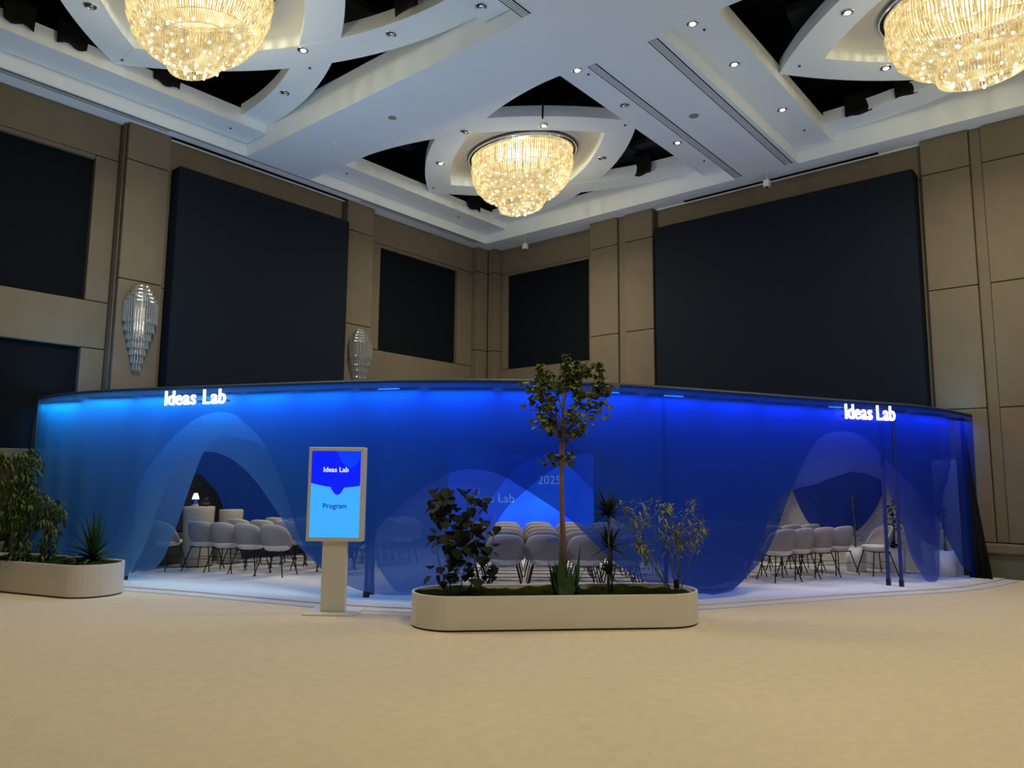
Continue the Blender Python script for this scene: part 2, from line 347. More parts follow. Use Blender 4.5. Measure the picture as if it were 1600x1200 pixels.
# plan of the ring (x, y, height) and hem heights of the drapes (fraction of length, height)
PATH = [(4.231, 13.316, 2.765), (4.33, 12.944, 2.793), (4.463, 12.554, 2.817), (4.656, 12.124, 2.837), (4.91, 11.607, 2.85), (5.196, 10.94, 2.854), (5.486, 10.134, 2.85), (5.744, 9.317, 2.842), (5.95, 8.62, 2.833), (6.121, 8.063, 2.825), (6.299, 7.596, 2.819), (6.503, 7.18, 2.814), (6.73, 6.797, 2.81), (6.971, 6.436, 2.806), (7.227, 6.099, 2.802), (7.501, 5.793, 2.798), (7.79, 5.515, 2.793), (8.095, 5.26, 2.789), (8.432, 5.012, 2.785), (8.851, 4.751, 2.78), (9.384, 4.459, 2.775), (9.986, 4.15, 2.769), (10.569, 3.852, 2.763), (11.091, 3.577, 2.756), (11.56, 3.321, 2.75), (11.989, 3.08, 2.744), (12.366, 2.861, 2.738), (12.682, 2.674, 2.732), (12.989, 2.517, 2.725), (13.388, 2.376, 2.714), (13.926, 2.239, 2.7), (14.557, 2.104, 2.683), (14.688, 2.077, 2.68)]
F1 = [(0.0549, 0.028), (0.0886, 0.282), (0.1024, 0.633), (0.1131, 0.936), (0.1274, 1.398), (0.1383, 1.728), (0.1507, 1.953), (0.1646, 2.168), (0.1829, 2.379), (0.2004, 2.475), (0.2145, 2.497), (0.2252, 2.47), (0.2339, 2.425), (0.247, 2.267), (0.2586, 2.13), (0.2727, 1.819), (0.2824, 1.533), (0.2913, 1.277), (0.2989, 0.941), (0.3047, 0.751), (0.3129, 0.591), (0.3227, 0.442), (0.3351, 0.388), (0.3468, 0.462), (0.3607, 0.649), (0.3818, 1.021), (0.4023, 1.324), (0.4194, 1.512), (0.4333, 1.65), (0.4478, 1.7), (0.4621, 1.678), (0.4744, 1.615), (0.4931, 1.434), (0.5138, 1.221), (0.5293, 1.039), (0.5449, 0.792), (0.5618, 0.543), (0.5808, 0.329), (0.6109, 0.151), (0.6378, 0.098), (0.6565, 0.09), (0.6727, 0.16), (0.6841, 0.277), (0.6965, 0.438), (0.7071, 0.621), (0.7182, 0.904), (0.726, 1.184), (0.7344, 1.424), (0.7414, 1.631), (0.7516, 1.915), (0.7638, 2.131), (0.776, 2.257), (0.7879, 2.3), (0.7983, 2.305), (0.8095, 2.296), (0.8227, 2.216), (0.8356, 2.048), (0.8452, 1.902), (0.8666, 1.627), (0.8863, 1.356), (0.9055, 1.061), (0.9235, 0.71), (0.9341, 0.456), (0.9503, 0.272), (0.9667, 0.144), (0.9796, 0.038), (0.9986, 0.014)]
F2 = [(0.0835, 0.063), (0.1145, 0.083), (0.1205, 0.262), (0.1322, 0.575), (0.1371, 0.855), (0.1426, 1.184), (0.151, 1.514), (0.1661, 1.796), (0.1801, 1.899), (0.1922, 1.935), (0.2031, 1.925), (0.2236, 1.814), (0.2383, 1.67), (0.253, 1.475), (0.2678, 1.214), (0.2823, 0.943), (0.2966, 0.678), (0.3102, 0.503), (0.3234, 0.348), (0.3361, 0.237), (0.3484, 0.167), (0.3601, 0.121), (0.3823, 0.084), (0.4085, 0.1), (0.4287, 0.157), (0.4411, 0.241), (0.4529, 0.417), (0.4606, 0.678), (0.4678, 0.949), (0.4786, 1.214), (0.4939, 1.432), (0.5074, 1.619), (0.5249, 1.793), (0.5381, 1.91), (0.5512, 1.954), (0.5647, 1.899), (0.5783, 1.695), (0.5921, 1.323), (0.606, 0.743), (0.6203, 0.325), (0.6353, 0.109), (0.6573, 0.033), (0.677, 0.075), (0.6907, 0.234), (0.6994, 0.443), (0.7091, 0.742), (0.7183, 1.048), (0.7282, 1.296), (0.7393, 1.422), (0.7539, 1.476), (0.7723, 1.523), (0.7949, 1.646), (0.818, 1.773), (0.8373, 1.844), (0.8474, 1.866), (0.8545, 1.731), (0.8627, 1.48), (0.8674, 1.306), (0.8727, 1.093), (0.8748, 0.871), (0.8762, 0.66), (0.883, 0.389), (0.8975, 0.091), (0.9093, 0.003), (0.9211, 0.048), (0.9259, 0.189), (0.9297, 0.501), (0.9373, 1.095), (0.9463, 1.5), (0.9684, 1.813)]
F3 = [(0.08, -0.004), (0.0855, 0.098), (0.094, 0.064), (0.1096, 0.132), (0.1193, 0.344), (0.1328, 0.882), (0.1461, 1.532), (0.1567, 1.952), (0.1663, 2.112), (0.1817, 2.209), (0.2215, 2.104), (0.2536, 1.811), (0.285, 1.437), (0.3227, 1.036), (0.3549, 0.609), (0.3721, 0.23), (0.385, 0.017), (0.4088, 0.016), (0.4315, 0.221), (0.4506, 0.863), (0.4655, 1.217), (0.4813, 1.582), (0.495, 1.775), (0.5091, 1.89), (0.5216, 1.892), (0.5344, 1.807), (0.5525, 1.538), (0.5645, 1.355), (0.5859, 0.994), (0.605, 0.682), (0.6449, 0.114), (0.6805, 0.033), (0.7104, 0.13), (0.7384, 0.626), (0.7552, 1.05), (0.7722, 1.436), (0.7885, 1.515), (0.8089, 1.536), (0.8339, 1.619), (0.8593, 1.724), (0.8804, 1.696), (0.9034, 1.574), (0.9225, 1.228), (0.9378, 0.75), (0.9601, 0.259), (0.9815, 0.045)]
G = [(0.0681, 0.097), (0.0821, 0.403), (0.0883, 0.945), (0.0917, 1.221), (0.0953, 1.478), (0.0988, 1.591), (0.1046, 1.625), (0.1094, 1.569), (0.1117, 1.467), (0.1159, 1.421), (0.1215, 1.34), (0.1282, 1.178), (0.1339, 0.923), (0.1444, 0.477), (0.1851, 0.296), (0.4277, 0.076), (0.6298, 0.153), (0.8049, 0.332), (0.8371, 0.605), (0.845, 1.093), (0.8594, 1.495), (0.8667, 1.497), (0.872, 1.165), (0.8792, 0.886), (0.8902, 0.627), (0.9242, 0.588), (0.938, 0.824), (0.9468, 1.031), (0.9532, 1.235), (0.958, 1.516), (0.9614, 1.685), (0.9654, 1.685), (0.9689, 1.518), (0.9737, 1.211), (0.9771, 0.829), (0.9874, 0.567)]
GP = [(4.9, 12.98, 2.78), (5.206, 12.969, 2.78), (5.6, 12.95, 2.78), (6.219, 12.904, 2.78), (7.0, 12.85, 2.78), (7.962, 12.803, 2.78), (9.0, 12.75, 2.78), (10.038, 12.7, 2.78), (11.0, 12.6, 2.78), (11.769, 12.391, 2.78), (12.4, 12.1, 2.78), (12.9, 11.75, 2.78), (13.3, 11.3, 2.78), (13.644, 10.725, 2.78), (13.9, 10.0, 2.78), (14.031, 9.044, 2.78), (14.1, 8.0, 2.78), (14.153, 7.0, 2.78), (14.2, 6.0, 2.78), (14.272, 4.956, 2.78), (14.35, 4.0, 2.78), (14.425, 3.306, 2.78), (14.5, 2.7, 2.78)]


# ------------------------------------------------------------------ carpet platform and drapes
def cum(P):
    s = [0]
    for a, b in zip(P[:-1], P[1:]): s.append(s[-1]+math.hypot(b[0]-a[0], b[1]-a[1]))
    return s
def at(P, S, u):
    d = u*S[-1]; k = 0
    while k < len(S)-2 and S[k+1] < d: k += 1
    t = (d-S[k])/(S[k+1]-S[k]); return Vector(P[k]).lerp(Vector(P[k+1]), max(0, min(1, t)))
def offset(P, d):
    out = []
    for k, p in enumerate(P):
        a, b = P[max(k-1, 0)], P[min(k+1, len(P)-1)]; t = Vector((b[0]-a[0], b[1]-a[1])).normalized(); n = Vector((-t.y, t.x))
        if n.dot(Vector((1, 1))) < 0: n = -n
        out.append((p[0]+n.x*d, p[1]+n.y*d, p[2]))
    return out
def smooth_path(P, n=6):
    P = [Vector(p) for p in P]; P = [2*P[0]-P[1]]+P+[2*P[-1]-P[-2]]; o = []
    for i in range(1, len(P)-2):
        a, b, c, d = P[i-1:i+3]
        for k in range(n):
            t = k/n; o.append(tuple(.5*((2*b)+(c-a)*t+(2*a-5*b+4*c-d)*t*t+(3*b-a-3*c+d)*t**3)))
    o.append(tuple(P[-2])); return o
PD = smooth_path(PATH, 4)
for d, z, lab in ((-.52, .008, 'lower'), (-.30, .022, 'upper')):
    q = [(x, y) for x, y, _ in offset(PD, d)]; q = [(x, min(y, 13.15)) for x, y in q if x < 14.7]
    q = [(q[0][0], 13.15)]+q+[(14.7, q[-1][1]), (14.7, 13.15)]
    pl = MB().prism(q, .001 if d < -.4 else .0085, z).build('carpet_platform', M_WHITE_CARPET)
    tag(pl, 'white carpet apron edging the stage floor, %s layer' % lab if lab == 'lower' else 'white carpet floor inside the blue drapes', 'carpet')
def drape(P, hem, ncol, m, name, label, group, top_off=0, amp=.012, ends=.05, uvk=(0, 1), nr=12, u0=None, u1=None):
    S = cum(P); mb = MB(); uvs = []
    u0 = hem[0][0] if u0 is None else u0; u1 = hem[-1][0] if u1 is None else u1
    def z_hem(u):
        if u <= hem[0][0]: return hem[0][1]
        for a, b in zip(hem[:-1], hem[1:]):
            if a[0] <= u <= b[0]:
                return a[1]+(b[1]-a[1])*(u-a[0])/max(1e-6, b[0]-a[0])
        return hem[-1][1]
    us = [u0+(u1-u0)*k/ncol for k in range(ncol+1)]
    hs = [max(.028, z_hem(u)) for u in us]
    for _ in range(2): hs = [hs[0]]+[.25*hs[k-1]+.5*hs[k]+.25*hs[k+1] for k in range(1, len(hs)-1)]+[hs[-1]]
    T = []
    for k, u in enumerate(us):
        p = at(P, S, u); q = at(P, S, min(1, u+.004))-at(P, S, max(0, u-.004)); t = Vector((q.x, q.y, 0)).normalized(); n = Vector((-t.y, t.x, 0))
        zt = p.z+top_off; e = max(0, 1-min(u, 1-u)/.12)
        for r in range(nr+1):
            f = r/nr; z = zt+(hs[k]-zt)*f
            wv = (amp*.35+ends*.5*e)*math.sin(u*S[-1]*(15 if e > 0 else 9)+1.3*math.sin(u*37))*(.15+f)+amp*.5*math.sin(u*S[-1]*2.3+f*2)*f
            mb.v.append((p.x+n.x*wv, p.y+n.y*wv, z)); uvs.append((uvk[0]+(uvk[1]-uvk[0])*u, f))
    for k in range(ncol):
        for r in range(nr): a = k*(nr+1)+r; mb.f.append((a, a+nr+1, a+nr+2, a+1))
    me = mb.mesh(name, True); me.materials.append(m); uvl = me.uv_layers.new(name='UVMap')
    for lo in me.loops: uvl.data[lo.index].uv = uvs[lo.vertex_index]
    o = link(name, me); tag(o, label, 'curtain', group); return o, us, hs, P, S
def ring_at(P, label, r=.028):
    t = tag(MB().tube(P, r, 8).build('ring_truss', M_RING), label, 'ring'); return t
R0, R1, R3, RG = PD, offset(PD, .17), offset(PD, .80), smooth_path(GP, 5)
ring_at([(x, y, z+.012) for x, y, z in offset(PD, .03)], 'dark blue curved top rail carrying the front drapes')
ring_at([(x, y, z-.02) for x, y, z in R3 if y < 13.0 and x < 14.6], 'dark rail behind the front drapes'); ring_at([(x, y, z) for x, y, z in RG], 'dark rail of the rear drapes near the walls')
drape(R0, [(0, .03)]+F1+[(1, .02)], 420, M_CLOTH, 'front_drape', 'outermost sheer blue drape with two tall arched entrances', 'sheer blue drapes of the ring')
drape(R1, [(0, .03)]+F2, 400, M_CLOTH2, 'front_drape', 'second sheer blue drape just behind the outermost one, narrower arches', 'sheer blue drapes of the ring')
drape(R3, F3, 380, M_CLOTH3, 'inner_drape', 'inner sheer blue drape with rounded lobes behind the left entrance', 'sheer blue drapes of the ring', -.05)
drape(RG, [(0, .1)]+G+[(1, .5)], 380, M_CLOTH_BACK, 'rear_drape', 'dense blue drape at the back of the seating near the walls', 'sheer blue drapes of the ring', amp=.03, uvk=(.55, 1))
# black drape gathered at the right end
mb = MB(); n = 9
for k, (z, wd) in enumerate(((0, .30), (.5, .24), (1.1, .17), (1.8, .10), (2.45, .04), (2.66, .03))):
    for j in range(n):
        t = j/(n-1); mb.v.append((14.42+.03*math.sin(j*2.2)*(1-z/3), 2.22-wd*t*1.0-(.1 if z > 2 else .1*z/2.4)*0, z+.002))
for k in range(5):
    for j in range(n-1): a = k*n+j; mb.f.append((a, a+1, a+n+1, a+n))
o = mb.build('black_drape', M_VOID2, None, True); tag(o, 'black cloth hanging from the right end of the ring, widening to the floor', 'curtain')
s_ = o.modifiers.new('thick', 'SOLIDIFY'); s_.thickness = .02
mb = MB(); n = 7
for k, (z, wd) in enumerate(((0, .34), (.5, .27), (1.1, .16), (1.8, .07), (2.5, .03))):
    for j in range(n): mb.v.append((4.16-wd*j/(n-1), 13.10+.03*math.sin(j*2.4)*(1-z/3), z+.002))
for k in range(4):
    for j in range(n-1): a = k*n+j; mb.f.append((a, a+1, a+n+1, a+n))
o = mb.build('black_drape', M_VOID2, None, True); tag(o, 'black cloth hanging from the left end of the ring behind the bushy shrub', 'curtain')
s_ = o.modifiers.new('thick', 'SOLIDIFY'); s_.thickness = .02
# posts
SR = cum(PD)
for x, y, lab in ((5.11, 11.81, 'navy post at the left entrance beside the white planter'), (6.49, 7.87, 'left one of the two navy posts right of the screen stand'), (6.70, 8.02, 'right one of the two navy posts right of the screen stand'),
                  (9.02, 4.86, 'navy post behind the airy shrub of the long planter'), (12.49, 3.0, 'left one of the two navy posts in the right entrance'), (12.48, 2.82, 'right one of the two navy posts in the right entrance')):
    u = min(range(101), key=lambda k: (at(PD, SR, k/100).xy-Vector((x, y))).length)/100; zt = at(PD, SR, u).z-.02
    t = empty('ring_post', (x, y, .022)); tag(t, lab, 'post', 'posts carrying the ring')
    MB().box(-.022, .022, -.022, .022, 0, zt-.022).build('post_tube', M_NAVY, t); MB().box(-.03, .03, -.03, .03, 0, .10).build('post_foot', M_LEG, t)
ORD = ['first', 'second', 'third', 'fourth', 'fifth', 'sixth', 'seventh', 'eighth', 'ninth', 'tenth', 'eleventh', 'twelfth', 'thirteenth', 'fourteenth', 'fifteenth', 'sixteenth', 'seventeenth']
# LED bars hung inside the top of the drapes (lamp + visible bar)
NL = 17
for k in range(NL):
    u = (k+.5)/NL; P_ = offset(PD, .085); S_ = cum(P_); p = at(P_, S_, u); q = at(P_, S_, min(1, u+.02))-at(P_, S_, max(0, u-.02)); a = math.atan2(q.y, q.x)
    f = u; col = (.0, .52-.36*min(1, f*1.4), 1.0)
    z = p.z-.10
    t = empty('light_bar', (p.x, p.y, z), a)
    tag(t, 'short blue light bar under the top rail, %s from the left end of the ring' % ORD[k], 'lamp', 'blue light bars under the top rail')
    MB().box(-.42, .42, -.02, .02, 0, .035).build('bar_housing', M_RING, t)
    if k in (3, 6, 9, 10, 13): MB().box(-.15, .15, -.034, -.020, .008, .022).build('lit_tube', M_LED, t)
    lamp('bar_glow_and_fill', 'AREA', (p.x, p.y, z-.01), LED_POWER*(1.2 if f < .3 else (.95 if f < .5 else .75)), col, .84, shape='RECTANGLE', size_y=.05, rot=(0, 0, a), spread=3.1)
    lamp('light_bar_spill', 'AREA', (p.x, p.y, z+.13), UP_POWER*(1.7 if f < .4 else .8), (.18, .55, 1), .84, shape='RECTANGLE', size_y=.05, spread=3.0, rot=(math.pi, 0, a))
    P2_ = offset(PD, .42); p2 = at(P2_, cum(P2_), u)
    lamp('bar_glow_and_fill', 'AREA', (p2.x, p2.y, p.z-.06), LED_POWER*(.95 if f < .5 else .65), col, .84, shape='RECTANGLE', size_y=.05, spread=2.4, rot=(Matrix.Rotation(a, 4, 'Z') @ Matrix.Rotation(-.75, 4, 'X')).to_euler())  # second lamp row with no bar, added to carry the glow further down

# ------------------------------------------------------------------ lit signs
def sign(u, width, h, drop, label, gap):
    p = at(PD, SR, u); q = at(PD, SR, u+.02)-at(PD, SR, u-.02); a = math.atan2(q.y, q.x)
    t = empty('lit_sign', (p.x, p.y, p.z-drop), a); tag(t, label, 'sign', 'lit name signs on the ring')
    word = ['Ideas', 'Lab']; x = 0; items = []
    for w_ in word:
        for ch in w_:
            cu = bpy.data.curves.new('letter', 'FONT'); cu.body = ch; cu.size = h*1.38; cu.extrude = .010; cu.offset = .004; cu.resolution_u = 3
            ob = bpy.data.objects.new('letter', cu); C.objects.link(ob); bpy.context.view_layer.update()
            me = bpy.data.meshes.new_from_object(ob); bb = [v.co.x for v in me.vertices]; x0, x1 = min(bb), max(bb)
            bpy.data.objects.remove(ob); me.materials.clear(); me.materials.append(M_SIGN); items.append((me, x-x0)); x += x1-x0+h*.10
        x += gap
    tot = x-gap; sc_ = width/tot
    for me, dx in items:
        o = link('letter', me, t); o.rotation_euler = (math.pi/2, 0, 0); o.scale = (sc_, 1, 1); o.location = (dx*sc_-width/2, -.09, 0)
    for z in (.03, h*.62): MB().box(-width/2, width/2, -.055, -.03, z, z+.025).build('sign_rail', M_RAIL, t)
sign(.1905, 1.13, .215, .245, 'lit white Ideas Lab sign over the left entrance', .12)
sign(.8245, .98, .225, .255, 'lit white Ideas Lab sign over the right entrance', .09)

# ------------------------------------------------------------------ big black boards in front of the walls
t = empty('black_board', (8.05, 13.2, 2.2)); tag(t, 'large black board on the left wall between the two crystal wall lamps', 'board', 'large black wall boards')
bevel(MB().box(-1.93, 1.93, -.14, .21, 0, 5.02).build('board_box', M_BOARD, t), .03, 2); 
t = empty('black_board', (14.78, 5.37, 2.2), 0); tag(t, 'large black board on the right wall below the long ceiling slot', 'board', 'large black wall boards')
bevel(MB().box(-.2, .21, -2.64, 2.64, 0, 5.02).build('board_box', M_BOARD, t), .03, 2)

# ------------------------------------------------------------------ LED wall behind the seats
def screen_mat(name):
    m = bpy.data.materials.new(name); m.use_nodes = True; nt = m.node_tree; n = nt.nodes; l = nt.links; b = n['Principled BSDF']
    tc = n.new('ShaderNodeTexCoord'); tx = n.new('ShaderNodeTexNoise'); tx.inputs['Scale'].default_value = .6; l.new(tc.outputs['Object'], tx.inputs[0])
    cr = n.new('ShaderNodeValToRGB'); cr.color_ramp.elements[0].position = .35; cr.color_ramp.elements[1].position = .65
    cr.color_ramp.elements[0].color = (.0, .04, .95, 1); cr.color_ramp.elements[1].color = (.0, .16, 1, 1)
    l.new(tx.outputs['Fac'], cr.inputs[0]); l.new(cr.outputs[0], b.inputs['Emission Color']); b.inputs['Emission Strength'].default_value = 1.1
    b.inputs['Base Color'].default_value = (.01, .01, .02, 1); return m
M_SCREEN = screen_mat('blue_screen')
M_SCR_TXT = mat('screen_text', (0, 0, 0), .5, 0, (.35, .65, 1), 1.0)
def text_mesh(body, size, m, parent, loc, rot, name='lettering', offset=0, align='CENTER'):
    cu = bpy.data.curves.new(name, 'FONT'); cu.body = body; cu.size = size; cu.align_x = align; cu.extrude = .001; cu.offset = offset; cu.resolution_u = 3
    ob = bpy.data.objects.new(name, cu); C.objects.link(ob); bpy.context.view_layer.update(); me = bpy.data.meshes.new_from_object(ob); bpy.data.objects.remove(ob)
    me.materials.clear(); me.materials.append(m); o = link(name, me, parent); o.location = loc; o.rotation_euler = rot; return o
t = empty('led_wall', (12.66, 10.29, .03), math.atan2(-.76, .65)); tag(t, 'big blue stage screen behind the middle seats', 'screen')
MB().box(-1.62, 1.62, 0, .12, .0, 2.12).build('screen_case', M_BLACK, t); MB().box(-1.58, 1.58, -.012, 0, .1, 2.08).build('screen_face', M_SCREEN, t)
text_mesh('Ideas Lab', .26, M_SCR_TXT, t, (-.62, -.016, 1.02), (math.pi/2, 0, 0)); text_mesh('2025', .26, M_SCR_TXT, t, (.62, -.016, 1.42), (math.pi/2, 0, 0))

# ------------------------------------------------------------------ chairs
def make_chair():
    r = empty('shell_chair'); A = 1.62; na = 18
    def rim(a): f = abs(a)/A; return .80-.30*f**3.2-.015*f
    outer = MB(); rows = 5
    for side, rr in ((0, 0), (1, -.022)):
        for k in range(na+1):
            a = -A+2*A*k/na
            for j in range(rows+1):
                g = j/rows; zb = .405+.02*(abs(a)/A); zz = zb+(rim(a)-zb)*g
                rad = (.185+.095*math.sin(min(1, g*1.35)*1.57)+.012*g)+rr; rad += .012*math.cos(a)
                rad *= .91; outer.v.append((math.sin(a)*rad*1.02, -math.cos(a)*rad*.98+.02, zz))
    n1 = (na+1)*(rows+1)
    for k in range(na):
        for j in range(rows):
            a = k*(rows+1)+j; outer.f.append((a, a+rows+1, a+rows+2, a+1)); outer.f.append((n1+a, n1+a+1, n1+a+rows+2, n1+a+rows+1))
    for k in range(na): a = k*(rows+1)+rows; outer.f.append((a, a+rows+1, n1+a+rows+1, n1+a))
    for k in (0, na):
        for j in range(rows): a = k*(rows+1)+j; outer.f.append((a, a+1, n1+a+1, n1+a))
    outer.build('backrest_shell', M_SHELL, r, True)
    pts = []
    for k in range(na+1):
        a = -A+2*A*k/na; rad = (.281+.012*math.cos(a))*.91; pts.append((math.sin(a)*rad*1.02, -math.cos(a)*rad*.98+.02, rim(a)+.003))
    MB().tube(pts, .0085, 4).build('piping', M_PIPE, r)
    MB().lathe([(.01, .372), (.12, .376), (.19, .405), (.215, .445), (.225, .468), (.205, .485), (.1, .493), (.001, .494)], 18, (0, .03, 0)).build('seat', M_SEAT, r, True)
    for sx in (-1, 1):
        for sy in (-1, 1): MB().tube([(sx*.15, .02+sy*.13, .40), (sx*.25, .02+sy*.225, 0)], .0095, 5).build('leg', M_LEG, r)
    MB().tube([(-.20, -.16, .2), (.20, -.16, .2)], .006, 4).build('stretcher', M_LEG, r)
    MB().tube([(-.20, .20, .2), (.20, .20, .2)], .006, 4).build('stretcher', M_LEG, r)
    MB().tube([(-.17, -.13, .385), (.17, -.13, .385), (.17, .17, .385), (-.17, .17, .385), (-.17, -.13, .385)], .008, 4).build('under_frame', M_LEG, r)
    return r
proto = make_chair(); first = True
def place(x, y, rz, label, group):
    global first
    o = proto if first else copy_tree(proto); first = False
    o.location = (x, y, .022); o.rotation_euler = (0, 0, rz); tag(o, label, 'chair', group)
def ang(dx, dy): return math.atan2(dy, dx)-math.pi/2
def row(p0, step, n, face, block, ri, nrows):
    for k in range(n):
        x, y = p0[0]+step[0]*k, p0[1]+step[1]*k
        rn = 'rearmost row' if ri == 0 else '%s row from the back' % ORD[ri]
        place(x+random.uniform(-.02, .02), y+random.uniform(-.02, .02), ang(*face)+random.uniform(-.06, .06), 'grey chair, %s from left, %s, %s seat block' % (ORD[k], rn, block), 'grey shell chairs, %s block' % block)
for ri in range(5):      # left block, facing +X
    n = (4, 6, 5, 5, 4)[ri]
    row((6.47, 12.08) if ri == 0 else (6.60+.72*ri, 12.32), (.14, -.49), n, (.88, .48), 'left', ri, 5)
for ri in range(5):      # middle block, facing the corner
    n = (5, 5, 6, 6, 6)[ri]
    row((7.56+.555*ri, 7.12+.46*ri), (.363, -.413), n, (.77, .64), 'middle', ri, 5)
for ri in range(6):      # right block, facing +Y
    n = (4, 5, 4, 4, 3, 2)[ri]
    row(((11.83, 11.55, 12.0, 12.45, 12.8, 13.2)[ri], 4.42+.76*ri), (.50, -.15), n, (.52, .85), 'right', ri, 6)
place(6.08, 12.58, ang(1, .25), 'grey shell chair half hidden by the drape at the left side of the left entrance', 'single chairs')
place(13.75, 3.45, ang(-.7, .7), 'lone grey shell chair beside the two navy posts in the right entrance', 'single chairs')

# ------------------------------------------------------------------ kiosk with screen
KR = math.atan2(-.61, -.79)-(-math.pi/2)          # local -Y faces the camera
t = empty('screen_stand', (5.60, 7.38, 0), KR); tag(t, 'white freestanding screen stand showing the program', 'screen stand')
bevel(MB().box(-.31, .31, -.22, .30, 0, .018).build('base_plate', M_WHITE, t), .006)
bevel(MB().box(-.145, .145, -.055, .035, .018, .86).build('pillar', M_WHITE, t), .006)
cs = MB()
W2, ZB, ZT2 = .335, .83, 1.935
bevel(MB().box(-W2, W2, -.10, .05, ZB, ZT2).build('screen_case', M_WHITE, t), .008)
W3, Z0_, Z1_ = .295, ZB+.045, ZT2-.045
M_K_CY = mat('screen_cyan', (0, 0, 0), .4, 0, (.05, .42, 1), 1.0); M_K_BL = mat('screen_deep_blue', (0, 0, 0), .4, 0, (.0, .012, .95), 1.0); M_K_SW = mat('screen_swirl', (0, 0, 0), .4, 0, (.0, .045, 1.0), 1.0)
M_K_W = mat('screen_white_text', (0, 0, 0), .4, 0, (.85, .9, 1), 1.0); M_K_NAVY = mat('screen_navy_text', (0, 0, 0), .4, 0, (.0, .02, .22), 1.0)
sf = MB().box(-W3, W3, -.1035, -.10, Z0_, Z1_).build('screen_face', M_K_CY, t)
Hs = Z1_-Z0_; cv = []
for k in range(31):
    x = -1+2*k/30; z = .615+.0*x
    z = Z1_-Hs*(.375+.03*(x+1)/2*1.0+.035*math.sin((x+1)*1.57)*(1 if x < .1 else 1)-.0*x)
    if abs(x-.08) < .26: z -= Hs*.085*math.cos((x-.08)/.26*1.57)**.7
    cv.append((x*W3, z))
mb = MB(); nn_ = len(cv)
mb.v = [(x, -.1045, z) for x, z in cv]+[(x, -.1045, Z1_) for x, z in cv]
mb.f = [(k, k+1, nn_+k+1, nn_+k) for k in range(nn_-1)]; mb.build('graphic', M_K_BL, sf)
sw = [(.02, .06), (.12, .16), (.22, .17), (.40, .10), (.52, .02), (.86, .0), (1, .0), (1, .10), (.82, .17), (.70, .22), (.45, .24), (.20, .22), (.05, .16)]
MB().quad(*[(-W3+2*W3*(.5+.5*a), -.1052, Z1_-Hs*(b if b > 0 else .001)) for a, b in [(.0, 0), (.5, 0), (.99, 0), (.99, .07), (.86, .15), (.62, .20), (.42, .185), (.25, .14), (.10, .06)]]).build('graphic', M_K_SW, sf)
text_mesh('Ideas Lab', .082, M_K_W, sf, (.0, -.107, Z1_-Hs*.245), (math.pi/2, 0, 0), offset=.0012)
text_mesh('Program', .083, M_K_NAVY, sf, (.0, -.107, Z1_-Hs*.665), (math.pi/2, 0, 0), offset=.001)

# ------------------------------------------------------------------ planters
def stadium(hl, r, n=18):
    return [(hl-r+r*math.cos(-math.pi/2+math.pi*k/n), r*math.sin(-math.pi/2+math.pi*k/n)) for k in range(n+1)]+[(-(hl-r)+r*math.cos(math.pi/2+math.pi*k/n), r*math.sin(math.pi/2+math.pi*k/n)) for k in range(n+1)]
def planter(x, y, rz, hl, r, h, label):
    t = empty('oval_planter', (x, y, 0), rz); tag(t, label, 'planter', 'white oval planters')
    MB().prism(stadium(hl-.02, r-.02), 0, .02).build('base_trim', M_LEG, t)
    o, i = stadium(hl, r), stadium(hl-.028, r-.028); n = len(o); mb = MB()
    for q, z in ((o, .02), (o, h), (i, h), (i, h-.12)): mb.v += [(a, b, z) for a, b in q]
    for k in range(n):
        for j in range(3): mb.f.append((j*n+k, j*n+(k+1) % n, (j+1)*n+(k+1) % n, (j+1)*n+k))
    bevel(mb.build('planter_wall', M_WHITE, t), .005)
    so = MB(); cols, rws = 60, 12; so.v = []
    for a in range(cols+1):
        for b in range(rws+1):
            u, v_ = -1+2*a/cols, -1+2*b/rws; xx = u*(hl-.03); lim = r-.03
            ex = abs(xx)-(hl-r); yy = v_*(math.sqrt(max(0, lim*lim-ex*ex)) if ex > 0 else lim)
            so.v.append((xx, yy, h-.035+.018*math.sin(xx*7+yy*5)+.012*math.sin(xx*23-yy*11)+random.uniform(-.006, .006)))
    for a in range(cols):
        for b in range(rws): k = a*(rws+1)+b; so.f.append((k, k+rws+1, k+rws+2, k+1))
    tag(so.build('moss', M_SOIL, t, True), kind='stuff')
    return t
PC = Vector((6.88, 5.07, 0)); PE = Vector((.722, -.692, 0)); PN = Vector((.692, .722, 0))       # centre planter: centre, along, away from the viewer
planter(PC.x, PC.y, math.atan2(PE.y, PE.x), 1.60, .45, .36, 'long white oval planter in the middle with tree and shrubs')
LC = Vector((3.96, 11.84, 0)); LE = Vector((.30, -.954, 0))
planter(LC.x, LC.y, math.atan2(LE.y, LE.x), 1.40, .40, .42, 'white oval planter at the left edge by the curtain')
PX = .00732                              # metres per photo pixel at the centre planter
def P2(px, py, dep=0): return PC+PE*((px-860)*PX)+PN*dep+Vector((0, 0, 1.6+(746-py)*PX))
def rv(a): return Vector((random.uniform(-a, a), random.uniform(-a, a), random.uniform(-a, a)))
def soil(p): p = Vector(p); p.z = .32; return p
